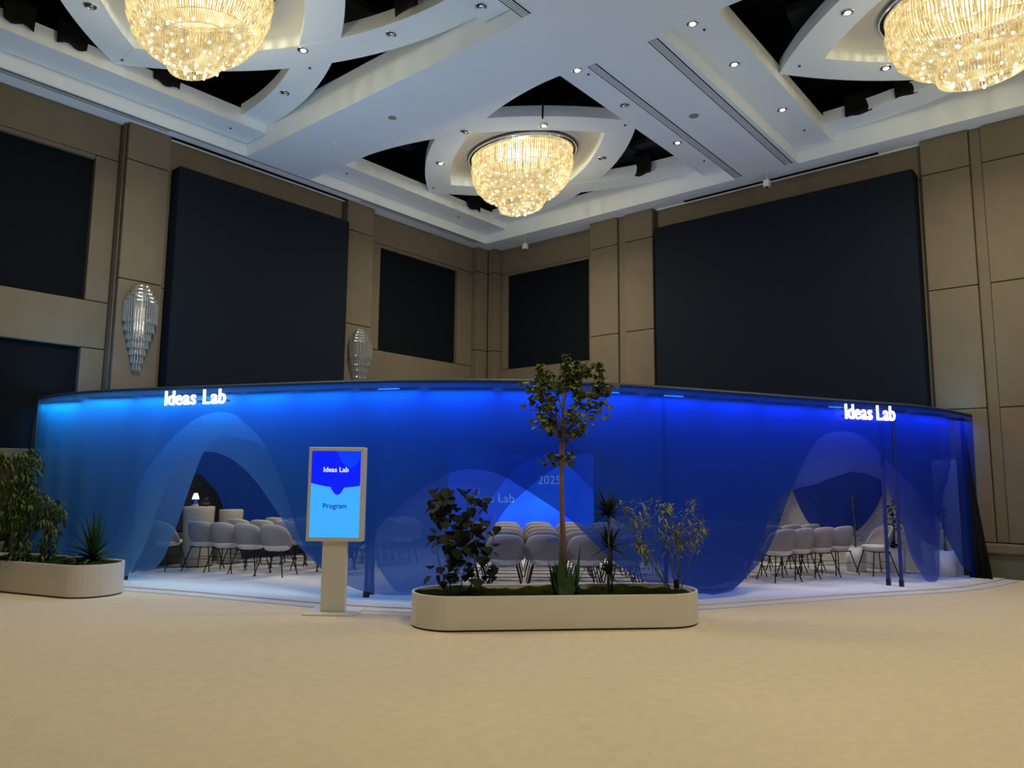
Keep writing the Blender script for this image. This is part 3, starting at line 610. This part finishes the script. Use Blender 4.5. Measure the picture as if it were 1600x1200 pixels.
# slim tree with heart-shaped leaves
b0 = soil(P2(870, 905, 0)); t = empty('young_tree', b0); tag(t, 'slim young tree with three pointed leafy tops in the middle planter', 'tree')
L_ = lambda p: p-b0
tr = [b0, P2(872, 850), P2(869, 800), P2(868, 740), P2(870, 700), P2(871, 650), P2(873, 600), P2(875, 560)]
MB().tube([L_(p) for p in tr], [.026, .025, .023, .022, .02, .016, .011, .005], 8).build('trunk', M_BARK, t, True)
MB().tube([L_(soil(P2(866, 905))), L_(P2(866, 790)), L_(P2(865, 690, -.02))], [.008, .008, .007], 6).build('support_cane', M_BARK, t, True)
br_ = MB(); tips = []
def branch(a, b, r=.007):
    mid = (a+b)/2+Vector((0, 0, .05)); br_.tube([L_(a), L_(mid), L_(b)], [r, r*.7, r*.35], 5); tips.append((a, mid, b))
for px, py, dp in ((835, 575, .05), (833, 610, -.1), (815, 625, .1), (822, 650, -.05), (840, 650, .15), (850, 600, -.15), (912, 572, -.05), (925, 570, .1), (930, 600, .2), (948, 615, 0), (935, 640, -.2), (905, 640, .1), (900, 668, -.1), (880, 672, .12), (893, 570, .2), (815, 595, .2), (950, 598, -.1), (880, 640, -.25), (910, 610, -.2), (845, 630, .3)):
    branch(P2(871+random.uniform(-2, 2), min(700, py+random.uniform(40, 75)), 0), P2(px, py, dp))
branch(P2(868, 745), P2(885, 705, .05), .004); branch(P2(868, 735), P2(846, 715, .0), .003)
br_.build('branches', M_BARK, t, True)
lf = MB()
def heart(p, s): d = Vector((random.uniform(-1, 1), random.uniform(-1, 1), random.uniform(-1.1, .2))); lf.leaf(L_(p), d, s*.85, s*.8, .15, .1, 1)
for a, mdd, b in tips:
    for k in range(34):
        q = a.lerp(mdd, 1) if k % 5 == 0 else mdd.lerp(b, random.random()); heart(q+rv(.075), random.uniform(.05, .095))
for px, py, wd in ((875, 550, 15), (834, 569, 13), (930, 560, 13), (893, 560, 6)):      # pointed tops
    for k in range(230):
        f = random.random()**.8; heart(P2(px+random.uniform(-1, 1)*wd*(.2+.8*f), py+f*58, random.uniform(-1, 1)*.1*(.3+f)), random.uniform(.04, .065))
for px, py in ((843, 714), (855, 712), (857, 722), (883, 706), (886, 700), (884, 712), (880, 716), (889, 704)): heart(P2(px, py), .055)
tag(lf.build('foliage', M_LEAF_TREE, t), kind='stuff')
# dark redbud-like bush
b0 = soil(P2(700, 905, 0)); t = empty('broad_leaf_bush', b0); tag(t, 'dark reddish bush with round leaves at the left of the middle planter', 'bush')
st = MB(); stems = [[(700, 905), (690, 850), (685, 800), (693, 765)], [(712, 905), (725, 860), (735, 800), (742, 765)], [(722, 908), (745, 880), (760, 850), (765, 800)], [(695, 905), (680, 870), (675, 830)], [(728, 905), (736, 870), (736, 830), (748, 785)]]
nodes = []
for s_i, s_ in enumerate(stems):
    q = [P2(a, b, random.uniform(-.12, .12) if k else 0) for k, (a, b) in enumerate(s_)]; q[0] = soil(q[0]); st.tube([L_(v) for v in q], [.008, .006, .005, .003][:len(q)], 5)
    for a, b in zip(q[:-1], q[1:]):
        for k in range(6): nodes.append(a.lerp(b, random.random()))
st.build('stems', M_BARK2, t, True)
for k in range(230):
    px = random.gauss(712, 25); py = random.uniform(762, 900)
    if py < 800: px = random.choice((random.gauss(690, 12), random.gauss(690, 12), random.gauss(738, 9)))
    px = max(668, min(768, px)); s = random.uniform(.075, .125); mb = MB()
    p = P2(px, py, random.uniform(-.22, .22)); mb.leaf((0, 0, 0), (random.uniform(-1, 1), random.uniform(-1, 1), random.uniform(-1.4, -.1)), s*.95, s*.98, .10, .15, 1)
    o = mb.build('leaf', M_LEAF_RED, t); o.location = L_(p)
# broad strap-leaved plant in front of the trunk
b0 = soil(P2(868, 912, -.15)); t = empty('strap_leaf_plant', b0); tag(t, 'low plant with broad upright leaves at the foot of the slim tree', 'plant')
for px, py, w_, bx in ((893, 838, .085, 884), (850, 850, .08, 860), (843, 868, .06, 856), (858, 872, .075, 862), (872, 860, .07, 872), (864, 880, .08, 866), (840, 890, .05, 858), (880, 880, .06, 878), (903, 880, .05, 885), (848, 880, .07, 860), (861, 846, .05, 864), (895, 905, .05, 884), (876, 895, .07, 874)):
    base = soil(P2(bx, 912, -.15+random.uniform(-.08, .08))); tip = P2(px, py, -.15+random.uniform(-.12, .12)); d = tip-base
    mb = MB(); mb.blade((0, 0, 0), d+Vector((0, 0, .05)), d.length, w_*2.0, .06, 7, .3); o = mb.build('leaf', M_LEAF_DK, t, True); o.location = L_(base)
# dracaena with two rosettes
b0 = soil(P2(942, 905, 0)); t = empty('spiky_dracaena', b0); tag(t, 'dark spiky plant with three rosettes right of the slim tree', 'plant')
stp = [(941, 905, 0), (942, 850, 0), (941, 800, 0)]; st = MB().tube([L_(soil(P2(941, 905))), L_(P2(942, 850)), L_(P2(941, 795))], [.013, .012, .010], 6)
st.tube([L_(soil(P2(948, 905, .05))), L_(P2(947, 862, .05)), L_(P2(946, 845, .05))], [.013, .011, .01], 6); st.tube([L_(soil(P2(937, 905, -.06))), L_(P2(938, 885, -.06))], [.01, .008], 6); st.build('stems', M_BARK2, t, True)
for cx_, cy_, n_, ln, dd in ((941, 798, 90, .25, 0), (946, 848, 75, .23, .05), (938, 885, 34, .17, -.06)):
    c_ = P2(cx_, cy_, dd)
    for k in range(n_):
        a = random.uniform(0, 6.283); e = random.uniform(-.5, 1.4); d = Vector((math.cos(a)*math.cos(e), math.sin(a)*math.cos(e), math.sin(e)))
        mb = MB().blade((0, 0, 0), d, ln*random.uniform(1.0, 1.45), .036, .12, 3); o = mb.build('leaf', M_LEAF_DRA, t); o.location = L_(c_-Vector((0, 0, random.uniform(0, .06))))
# airy shrub
b0 = soil(P2(1050, 905, 0)); t = empty('airy_shrub', b0); tag(t, 'airy shrub with small pale leaves at the right of the middle planter', 'shrub')
st = MB(); lf = MB()
cl = [((1052, 905), (1058, 860), (1066, 820), (1077, 780)), ((1048, 905), (1040, 850), (1030, 810), (1022, 780)), ((1050, 905), (1052, 850), (1045, 800), (1035, 790)), ((1046, 905), (1035, 860), (1010, 815), (998, 780)), ((1040, 908), (1010, 870), (985, 840), (972, 805)), ((1036, 908), (1005, 865), (990, 850), (985, 850)), ((1054, 905), (1070, 860), (1082, 835), (1092, 815)), ((1050, 905), (1060, 850), (1070, 840), (1080, 800)), ((1040, 905), (1000, 830), (980, 800), (960, 785)), ((1050, 905), (1047, 865), (1050, 840), (1055, 820))]
for c_ in cl:
    q = [P2(a, b, random.uniform(-.15, .15) if k else 0) for k, (a, b) in enumerate(c_)]; q[0] = soil(q[0]); st.tube([L_(v) for v in q], [.006, .005, .004, .002], 5)
    for k in range(95):
        f = .38+.62*random.random(); i = min(2, int(f*3)); p = q[i].lerp(q[i+1], f*3-i)+rv(.055)
        lf.leaf(L_(p), (random.uniform(-1, 1), random.uniform(-1, 1), random.uniform(-.7, .5)), random.uniform(.07, .11), .017, .1, .2, 0)
st.build('stems', M_BARK2, t, True); tag(lf.build('foliage', M_LEAF_BAM, t), kind='stuff')
lt = MB().box(-.03, .03, -.02, .02, 0, .09).build('spot_light', M_LEG); lt.location = P2(1051, 909, .05)-Vector((0, 0, .05)); tag(lt, 'small black garden spot at the right end of the middle planter', 'lamp')
tag(lt, None, None)
# left planter plants
def Q2(px, py, dep=0):                   # left planter: 0.0105 m per photo pixel across the view
    e = Vector((.94, -.34, 0)); nn = Vector((.34, .94, 0)); return Vector((4.05, 11.75, 0))+e*((px-88)*.01045)+nn*dep+Vector((0, 0, 1.6+(742-py)*.01045))
def qs(p): p = Vector(p); p.z = .37; return p
b0 = qs(Q2(62, 868)); t = empty('leafy_shrub', b0); tag(t, 'tall bushy green shrub with drooping leaves at the left edge', 'shrub')
st = MB().tube([L_(qs(Q2(45, 868))), L_(Q2(43, 820)), L_(Q2(40, 760)), L_(Q2(45, 715))], [.02, .018, .012, .006], 7); st.tube([L_(qs(Q2(78, 868))), L_(Q2(84, 825)), L_(Q2(80, 780))], [.022, .018, .01], 7); st.tube([L_(qs(Q2(60, 868))), L_(Q2(52, 800)), L_(Q2(25, 740)), L_(Q2(12, 722))], [.014, .012, .008, .004], 6)
st.build('stems', M_BARK2, t, True); lf = MB()
for cx_, cy_, rx, ry, n_ in ((18, 724, 17, 12, 300), (52, 730, 18, 22, 420), (45, 765, 22, 24, 560), (65, 790, 28, 24, 760), (42, 800, 18, 16, 280), (88, 800, 15, 24, 400), (52, 838, 13, 24, 260), (85, 835, 13, 18, 150), (62, 858, 15, 8, 150)):
    for k in range(n_):
        a = random.uniform(0, 6.283); rr = math.sqrt(random.random()); p = Q2(cx_+rx*rr*math.cos(a), cy_+ry*rr*math.sin(a), random.uniform(-.22, .22))
        lf.leaf(L_(p), (random.uniform(-.8, .8), random.uniform(-.8, .8), random.uniform(-1, -.1)), random.uniform(.06, .11), .023, .1, .3, 0)
tag(lf.build('foliage', M_LEAF_FIG, t), kind='stuff')
b0 = qs(Q2(137, 885, -.25)); b0.z = .36; t = empty('yucca', b0); tag(t, 'green sword-leaved yucca at the right end of the left planter', 'plant')
for k in range(54):
    a = k*2.399; e = 1.45-1.75*(k/54)**1.1; d = Vector((math.cos(a)*math.cos(e), math.sin(a)*math.cos(e), math.sin(e)))
    mb = MB().blade((0, 0, 0), d, .60*random.uniform(.9, 1.15)*(1.2 if k < 8 else 1), .055, .30 if k > 20 else .1, 6, .5); o = mb.build('leaf', M_LEAF_DK, t, True); o.location = (0, 0, .10-.08*k/54)
b0 = qs(Q2(10, 878, .0)); t = empty('spiky_palm', b0); tag(t, 'dim brownish spiky palm behind the shrub at the left edge', 'plant')
M_LEAF_PALM = leafmat('brown_green_leaf', (.05, .045, .02), (.09, .07, .035))
for k in range(30):
    a = k*2.399; e = 1.2-1.3*k/30; d = Vector((math.cos(a)*math.cos(e), math.sin(a)*math.cos(e), math.sin(e)))
    mb = MB().blade((0, 0, 0), d, .75*random.uniform(.8, 1.05), .022, .25, 5, .3); o = mb.build('leaf', M_LEAF_PALM, t); o.location = (0, 0, .02)
rk = MB().lathe([(.001, 0), (.07, .01), (.085, .05), (.06, .09), (.001, .105)], 9).build('rock', M_STONE, None, False); rk.location = qs(Q2(113, 889, -.3)); tag(rk, 'grey rock in the moss beside the yucca', 'rock')
for v in rk.data.vertices: v.co += rv(.012)

# ------------------------------------------------------------------ plants and table inside, near the walls
def potted(x, y, h, label, pot=True, sc=1, m=M_LEAF_DK):
    t = empty('potted_plant', (x, y, .022)); tag(t, label, 'plant', 'potted plants inside the drapes')
    ph = .42 if pot else .3; MB().lathe([(.001, 0), (.15, 0), (.17, ph), (.15, ph), (.14, ph-.04), (.001, ph-.04)], 20).build('pot', M_POT, t, True)
    MB().tube([(0, 0, ph-.05), (.02, 0, ph+.3*h), (0, .02, h)], [.018, .012, .006], 6).build('stem', M_BARK2, t, True); lf = MB()
    for k in range(90):
        f = random.random(); a = random.uniform(0, 6.28); s = random.uniform(.07, .13)*sc
        lf.leaf((math.cos(a)*.12*f, math.sin(a)*.12*f, ph+(h-ph)*random.random()), (math.cos(a), math.sin(a), random.uniform(-.5, .6)), s, s*.4, .1, .3, 1)
    tag(lf.build('foliage', m, t), kind='stuff')
o = bevel(MB().box(14.63, 14.68, 2.35, 5.95, .0, 1.95).build('lit_wall_stand_in', M_WHITE), .01); tag(o, 'pale low panel standing in for the lit wall behind the rear drape', 'panel')  # pale panel added where the wall should look lit
potted(14.38, 5.35, 1.55, 'dark tall potted plant at the left of the right entrance, far back', True, .9)
potted(13.95, 3.85, 1.30, 'white potted plant just left of the navy posts in the right entrance', True, .7, M_LEAF_DRA)
potted(14.25, 3.30, 1.25, 'dark leafy plant between the two navy posts of the right entrance', True, 1.2, M_LEAF_RED)
potted(14.35, 2.55, 1.20, 'white flower pot behind the last blue panel on the right', True, .6, M_LEAF_FIG)
M_LINEN = mat('ivory_linen', (.42, .39, .30), .8)
t = empty('draped_table', (6.66, 12.66, .022)); tag(t, 'high table under ivory cloth behind the left seats', 'table')
MB().lathe([(.001, 1.02), (.25, 1.02), (.26, 1.0), (.255, .9), (.245, .5), (.25, .02)], 28).build('tablecloth', M_LINEN, t, True)
MB().lathe([(.03, .0), (.03, 1.0)], 8, (0, 0, 0), True).build('table_leg', M_LEG, t)
t = empty('draped_table', (7.28, 12.68, .022)); tag(t, 'lower ivory clothed table right of the high one at the back left', 'table')
MB().lathe([(.001, .95), (.20, .95), (.21, .93), (.205, .8), (.205, .02)], 28).build('tablecloth', M_LINEN, t, True)
MB().lathe([(.03, .0), (.03, .93)], 8, (0, 0, 0), True).build('table_leg', M_LEG, t)
vs = MB().lathe([(.001, 0), (.05, 0), (.06, .06), (.03, .12), (.045, .16)], 14); t = empty('table_lamp', (6.55, 12.60, 1.044)); tag(t, 'small lit table lamp on the high ivory table', 'lamp')
vs.build('lamp_base', M_CHROME, t, True); MB().lathe([(.06, .13), (.03, .23)], 14, (0, 0, 0), True).build('lamp_shade', M_LAMPGLOW, t)
t = empty('flower_bowl', (6.98, 12.55, 1.044)); tag(t, 'bowl of twigs and grey flowers on the high ivory table', 'bowl')
t.location = (6.76, 12.64, 1.044)
MB().lathe([(.001, 0), (.05, 0), (.08, .07), (.07, .07), (.001, .03)], 14).build('bowl', M_SLOT, t, True); lf = MB()
for k in range(24):
    a = random.uniform(0, 6.28); lf.blade((0, 0, .04), (math.cos(a)*.5, math.sin(a)*.5, 1), random.uniform(.12, .22), .02, .2, 3)
tag(lf.build('twigs', M_LEAF_PALM, t), kind='stuff')

# ------------------------------------------------------------------ chandeliers
def make_chandelier():
    r = empty('chandelier'); prof = [(1.04, 1.22), (1.05, 1.0), (1.02, .80), (.94, .60), (.80, .44), (.62, .35), (.45, .32)]
    bowl = [(.43, .36), (.45, .22), (.41, .10), (.28, .03), (.06, 0)]
    MB().lathe([(1.02, 1.31), (1.12, 1.31), (1.13, 1.24), (1.09, 1.22), (1.0, 1.22), (1.02, 1.31)], 64).build('canopy_ring', M_CHROME, r, True)
    MB().lathe([(.001, 1.33), (1.02, 1.33), (1.02, 1.29), (.001, 1.29)], 48).build('canopy_plate', M_CREAM, r)
    def strands(pr, n, wd, twist=0):
        mb = MB()
        for k in range(n):
            a = 6.28319*k/n; i = len(mb.v); da = wd/max(.2, pr[0][0])
            for j, (q, z) in enumerate(pr):
                rr = q+(.006 if k % 2 else 0); h = da/2*(1 if j < len(pr)-1 else .8)
                mb.v += [(rr*math.cos(a-h), rr*math.sin(a-h), z), (rr*math.cos(a+h), rr*math.sin(a+h), z), ((rr-.014)*math.cos(a), (rr-.014)*math.sin(a), z)]
            for j in range(len(pr)-1):
                for e in range(3): b = i+3*j; mb.f.append((b+e, b+(e+1) % 3, b+3+(e+1) % 3, b+3+e))
        return mb
    tag(strands(prof, 160, .021).build('crystal_strands', M_CRYSTAL, r), kind='stuff')
    tag(strands([(.94, 1.2), (.92, .75), (.78, .46)], 110, .020).build('crystal_strands', M_CRYSTAL, r), kind='stuff')
    bo = strands(bowl, 80, .018).build('bowl_strands', M_CRYSTAL, r); tag(bo, kind='stuff'); bo.scale = (.90, 1.14, 1)
    for q, z in ((1.05, 1.0), (1.02, .80), (.94, .60), (.80, .44), (.62, .35)):
        MB().lathe([(q+.008, z-.009), (q+.014, z), (q+.008, z+.009), (q-.002, z), (q+.008, z-.009)], 56).build('bead_hoop', M_CRYSTAL, r)
    bb = MB()
    for q, z, n in ((1.06, 1.08, 24), (1.045, .86, 18), (.97, .62, 26), (.86, .50, 20), (.70, .36, 22), (.46, .22, 14), (.41, .10, 10), (.2, .005, 6)):
        for k in range(n): a = 6.28319*(k+.3*z)/n; bb.ball(((q-.035)*math.cos(a), (q-.035)*math.sin(a), z), .022, 6)
    tag(bb.build('bulbs', M_BULB, r), kind='stuff')
    return r
ch = make_chandelier()
CL = ['chandelier in the middle coffer above the board corner', 'chandelier at the top left, over the crystal wall lamp', 'chandelier at the top right above the right wall', 'chandelier overhead near the camera, out of view']
for k, c in enumerate(CENTRES):
    o = ch if k == 0 else copy_tree(ch); o.location = (*c, 7.06); o.scale = (.83, 1.12, 1); tag(o, 'round lit crystal '+CL[k], 'chandelier', 'crystal chandeliers of the hall')
# cables rod above the middle lamp
t = MB().tube([(0, 0, 0), (.01, 0, .45)], .018, 6).build('hanging_rod', M_LEG); t.location = (10.35, 7.95, 8.16); tag(t, 'thin black rod hanging beside the middle chandelier tray', 'rod')

# ------------------------------------------------------------------ downlights
def downlight(x, y, z, label, glow):
    t = empty('downlight', (x, y, z)); tag(t, label, 'downlight', 'recessed ceiling downlights')
    MB().lathe([(.085, .004), (.088, -.008), (.070, -.012), (.064, .0)], 24).build('trim_ring', M_CHROME, t, True)
    MB().lathe([(.001, -.002), (.064, -.002), (.064, .003), (.001, .003)], 24).build('socket', M_LEG, t)
    MB().lathe([(.001, -.018), (.042, -.014), (.048, -.003), (.001, -.003)], 16, (.012, 0, 0)).build('reflector', M_LAMPGLOW if glow else M_CHROME, t, True)
def zc(x, y): return 8.05
DL = [(9.226, 6.40, 8.05, 1, 'over the near rib end of the middle coffer'), (10.678, 6.40, 8.05, 0, 'in the strip below the middle of the first air slot'), (12.585, 6.38, 8.05, 1, 'in the strip by the far end of the first air slot'),
      (10.639, 8.152, 8.2, 1, 'right above the middle chandelier'), (9.895, 9.495, 8.2, 0, 'at the left corner of the middle tray'), (10.628, 10.897, 8.2, 1, 'left of the middle chandelier on the rib'), (12.563, 8.081, 8.2, 0, 'right of the middle chandelier on the rib'),
      (3.704, 10.954, 8.2, 0, 'left of the top left chandelier'), (6.27, 9.546, 8.2, 1, 'right of the top left chandelier at the rib crossing'), (6.85, 10.914, 8.2, 0, 'on the rib end near the big beam'), (6.86, 8.147, 8.2, 0, 'on the upper rib between two black gaps'), (7.05, 6.492, 8.05, 0, 'beside the short air slot at the top'),
      (9.25, 4.418, 8.05, 1, 'at the top end of the second strip'), (10.636, 4.389, 8.05, 1, 'upper one of two on the strip left of the top right chandelier'), (12.554, 4.334, 8.05, 1, 'lower one of two on the strip left of the top right chandelier'), (10.614, 2.691, 8.2, 1, 'left of the top right chandelier tray'), (12.528, 2.643, 8.2, 1, 'below the top right chandelier tray')]
for x, y, z, g, lab in DL: downlight(x, y, z-.001, 'round chrome downlight '+lab, g)
def disc(x, y, z, r, name, label, m=M_CEIL, h=.02):
    o = MB().lathe([(.001, -h), (r*.7, -h), (r, -.004), (r, .004), (.001, .004)], 20).build(name, m, None, True); o.location = (x, y, z); tag(o, label, 'ceiling fitting', 'small fittings on the beams')
disc(8.193, 5.499, ZS, .07, 'smoke_detector', 'small white detector on the beam crossing at the top'); disc(8.158, 9.077, ZS, .11, 'ceiling_speaker', 'flat round speaker on the wide beam, left of the middle coffer', M_CEIL, .008)
disc(8.113, 9.534, ZS, .075, 'ceiling_speaker', 'small grey disc next to the flat speaker on the wide beam', M_SHELL, .006); disc(8.098, 11.201, ZS, .05, 'smoke_detector', 'small white detector low on the wide beam', M_WHITEP)
disc(11.34, 5.426, ZS, .085, 'ceiling_speaker', 'grey disc between the two long air slots', M_SHELL, .006)
for x, y, z, lab in ((9.45, 6.33, 8.05, 'near the top of the first strip'), (12.95, 12.6, 8.05, 'on the far strip under the middle chandelier'), (13.7, 6.35, 8.05, 'at the far end of the first strip'), (6.8, 12.6, 8.05, 'on the far strip left of the wide beam'), (9.5, 12.6, 8.05, 'on the far strip right of the wide beam'), (9.5, 4.35, 8.05, 'near the top of the second strip'), (13.6, 4.3, 8.05, 'at the far end of the second strip'), (6.65, 9.9, 8.2, 'at the rib crossing of the left coffer'), (4.6, 12.05, 8.2, 'at the left rib corner'), (11.6, 3.7, 8.2, 'at the rib corner of the right coffer'), (11.6, 6.95, 8.2, 'at the rib corner above the middle tray'), (11.5, 12.0, 8.2, 'at the lower rib corner of the middle coffer')):
    disc(x, y, z, .022, 'sprinkler', 'tiny dark sprinkler '+lab, M_SLOT, .015)
for x, y, lab in ((14.70, 11.85, 'white box hanging from the soffit over the right recess'), (14.49, 5.37, 'small white camera under the soffit at the beam end')):
    t = empty('hanging_sensor', (x, y, ZS)); tag(t, lab, 'sensor', 'white boxes under the soffit')
    MB().tube([(0, 0, 0), (0, 0, -.16)], .008, 6).build('rod', M_WHITEP, t); bevel(MB().box(-.06, .06, -.06, .06, -.30, -.16).build('sensor_box', M_WHITEP, t), .015)
    MB().lathe([(.001, -.30), (.03, -.30), (.03, -.315), (.001, -.315)], 12).build('lens', M_LEG, t)
# projectors in the black openings
for x, y, z, lab in ((10.15, 11.4, 8.62, 'in the left black gap of the middle coffer'), (9.75, 3.15, 8.75, 'in the black gap left of the top right chandelier'), (2.75, 11.4, 8.6, 'in the black gap at the top left')):
    t = empty('stage_lamp', (x, y, z)); tag(t, 'black round stage lamp '+lab, 'stage lamp', 'stage lamps in the ceiling gaps')
    MB().lathe([(.001, -.10), (.14, -.10), (.20, -.06), (.20, .22), (.10, .32), (.001, .32)], 24).build('lamp_body', M_VOID2, t, True); MB().tube([(0, 0, .3), (0, 0, .34)], .02, 6).build('hook', M_LEG, t)
# crumpled black cloth in the gaps
def rag(p, e, wd, h, label, depth=.03):
    """hanging cloth flap: top centre p, horizontal direction e"""
    p, e = Vector(p), Vector(e); nn = Vector((-e.y, e.x, 0)); mb = MB(); nx, nz = 8, 5; ph = random.uniform(0, 6)
    for i in range(nx+1):
        for j in range(nz+1):
            u, v_ = i/nx-.5, j/nz; q = e*(wd*u*(1-.1*v_))+nn*(.02*math.sin(u*9+ph)*v_+.01*math.sin(v_*7+ph))
            mb.v.append((q.x, q.y, .18-(h+.20)*v_*(1+.05*math.sin(u*8+ph)*v_)))
    for i in range(nx):
        for j in range(nz): a = i*(nz+1)+j; mb.f.append((a, a+1, a+nz+2, a+nz+1))
    o = mb.build('cloth_flap', M_VOID2, None, True); o.location = p; s = o.modifiers.new('thick', 'SOLIDIFY'); s.thickness = .008
    tag(o, label, 'cloth', 'black cloth flaps hanging from the ceiling gaps')
E1, E2 = (1, 0, 0), (0, 1, 0)
rag((13.10, 12.2, 8.40), E1, .55, .19, 'black cloth flap below the left side of the middle chandelier')
rag((3.92, 12.2, 8.40), E1, .46, .21, 'black cloth flap at the top left, nearest to the top left chandelier'); rag((5.40, 12.2, 8.40), E1, .5, .21, 'black cloth flap under the top left chandelier'); rag((3.20, 12.2, 8.40), E1, .45, .21, 'black cloth flap at the very top left edge')
rag((13.74, 7.80, 8.50), E2, .45, .34, 'pointed black cloth at the right gap of the middle coffer')
rag((13.82, 3.40, 8.42), E2, .50, .24, 'left black cloth flap below the top right chandelier'); rag((13.70, 2.55, 8.42), E2, .48, .20, 'right black cloth flap below the top right chandelier')
rag((6.58, 7.50, 8.45), E2, .5, .26, 'black cloth flap at the top, beside the downlight of the upper rib')
def ducts(cx, cy):
    for k in range(7):
        x, y = cx+random.uniform(-2.4, 2.4), cy+random.uniform(-2.4, 2.4)
        o = MB().obox((0, 0, 0), (random.uniform(.3, .8), random.uniform(-.2, .2), 0), (0, random.uniform(.2, .5), 0), (0, 0, .06)).build('void_baffle', M_SLOT, ce); o.location = (x, y, random.uniform(8.75, 8.95))
for c in CENTRES[:3]: ducts(*c)

# ------------------------------------------------------------------ crystal wall lamps
def make_sconce():
    r = empty('crystal_wall_lamp')
    MB().box(-.10, .10, -.02, 0, -1.2, -.1).build('back_plate', M_CHROME, r)
    tiers = [(.13, 0, -.10), (.18, -.07, -.17), (.22, -.14, -.24), (.255, -.21, -.31), (.285, -.28, -.66), (.25, -.60, -.82), (.205, -.80, -.96), (.17, -.92, -1.10), (.135, -1.06, -1.22), (.10, -1.18, -1.36), (.07, -1.32, -1.49)]
    for q, z1, z0 in tiers:
        n = max(5, int(q*3.14/.042)); mb = MB()
        for k in range(n+1):
            a = math.pi*k/n; x, y = q*math.cos(a), -.8*q*math.sin(a)-.02; jz = random.uniform(-.008, .008)
            mb.obox((x, y, (z0+z1)/2+jz), (.011*math.sin(a), .011*math.cos(a), 0), (-.005*math.cos(a), .005*math.sin(a), 0), (0, 0, (z1-z0)/2))
        tb = mb.build('rod_tier', M_ROD, r)
        MB().tube([(q*math.cos(math.pi*k/12), -.8*q*math.sin(math.pi*k/12)-.02, z1+.004) for k in range(13)], .006, 4).build('tier_hoop', M_CHROME, tb)
    return r
s = make_sconce(); s.location = (5.66, 13.245, 4.86); tag(s, 'unlit tiered crystal wall lamp left of the big left board', 'wall lamp', 'tiered crystal wall lamps')
s2 = copy_tree(s); s2.location = (10.50, 13.245, 4.84); tag(s2, 'unlit tiered crystal wall lamp right of the big left board')
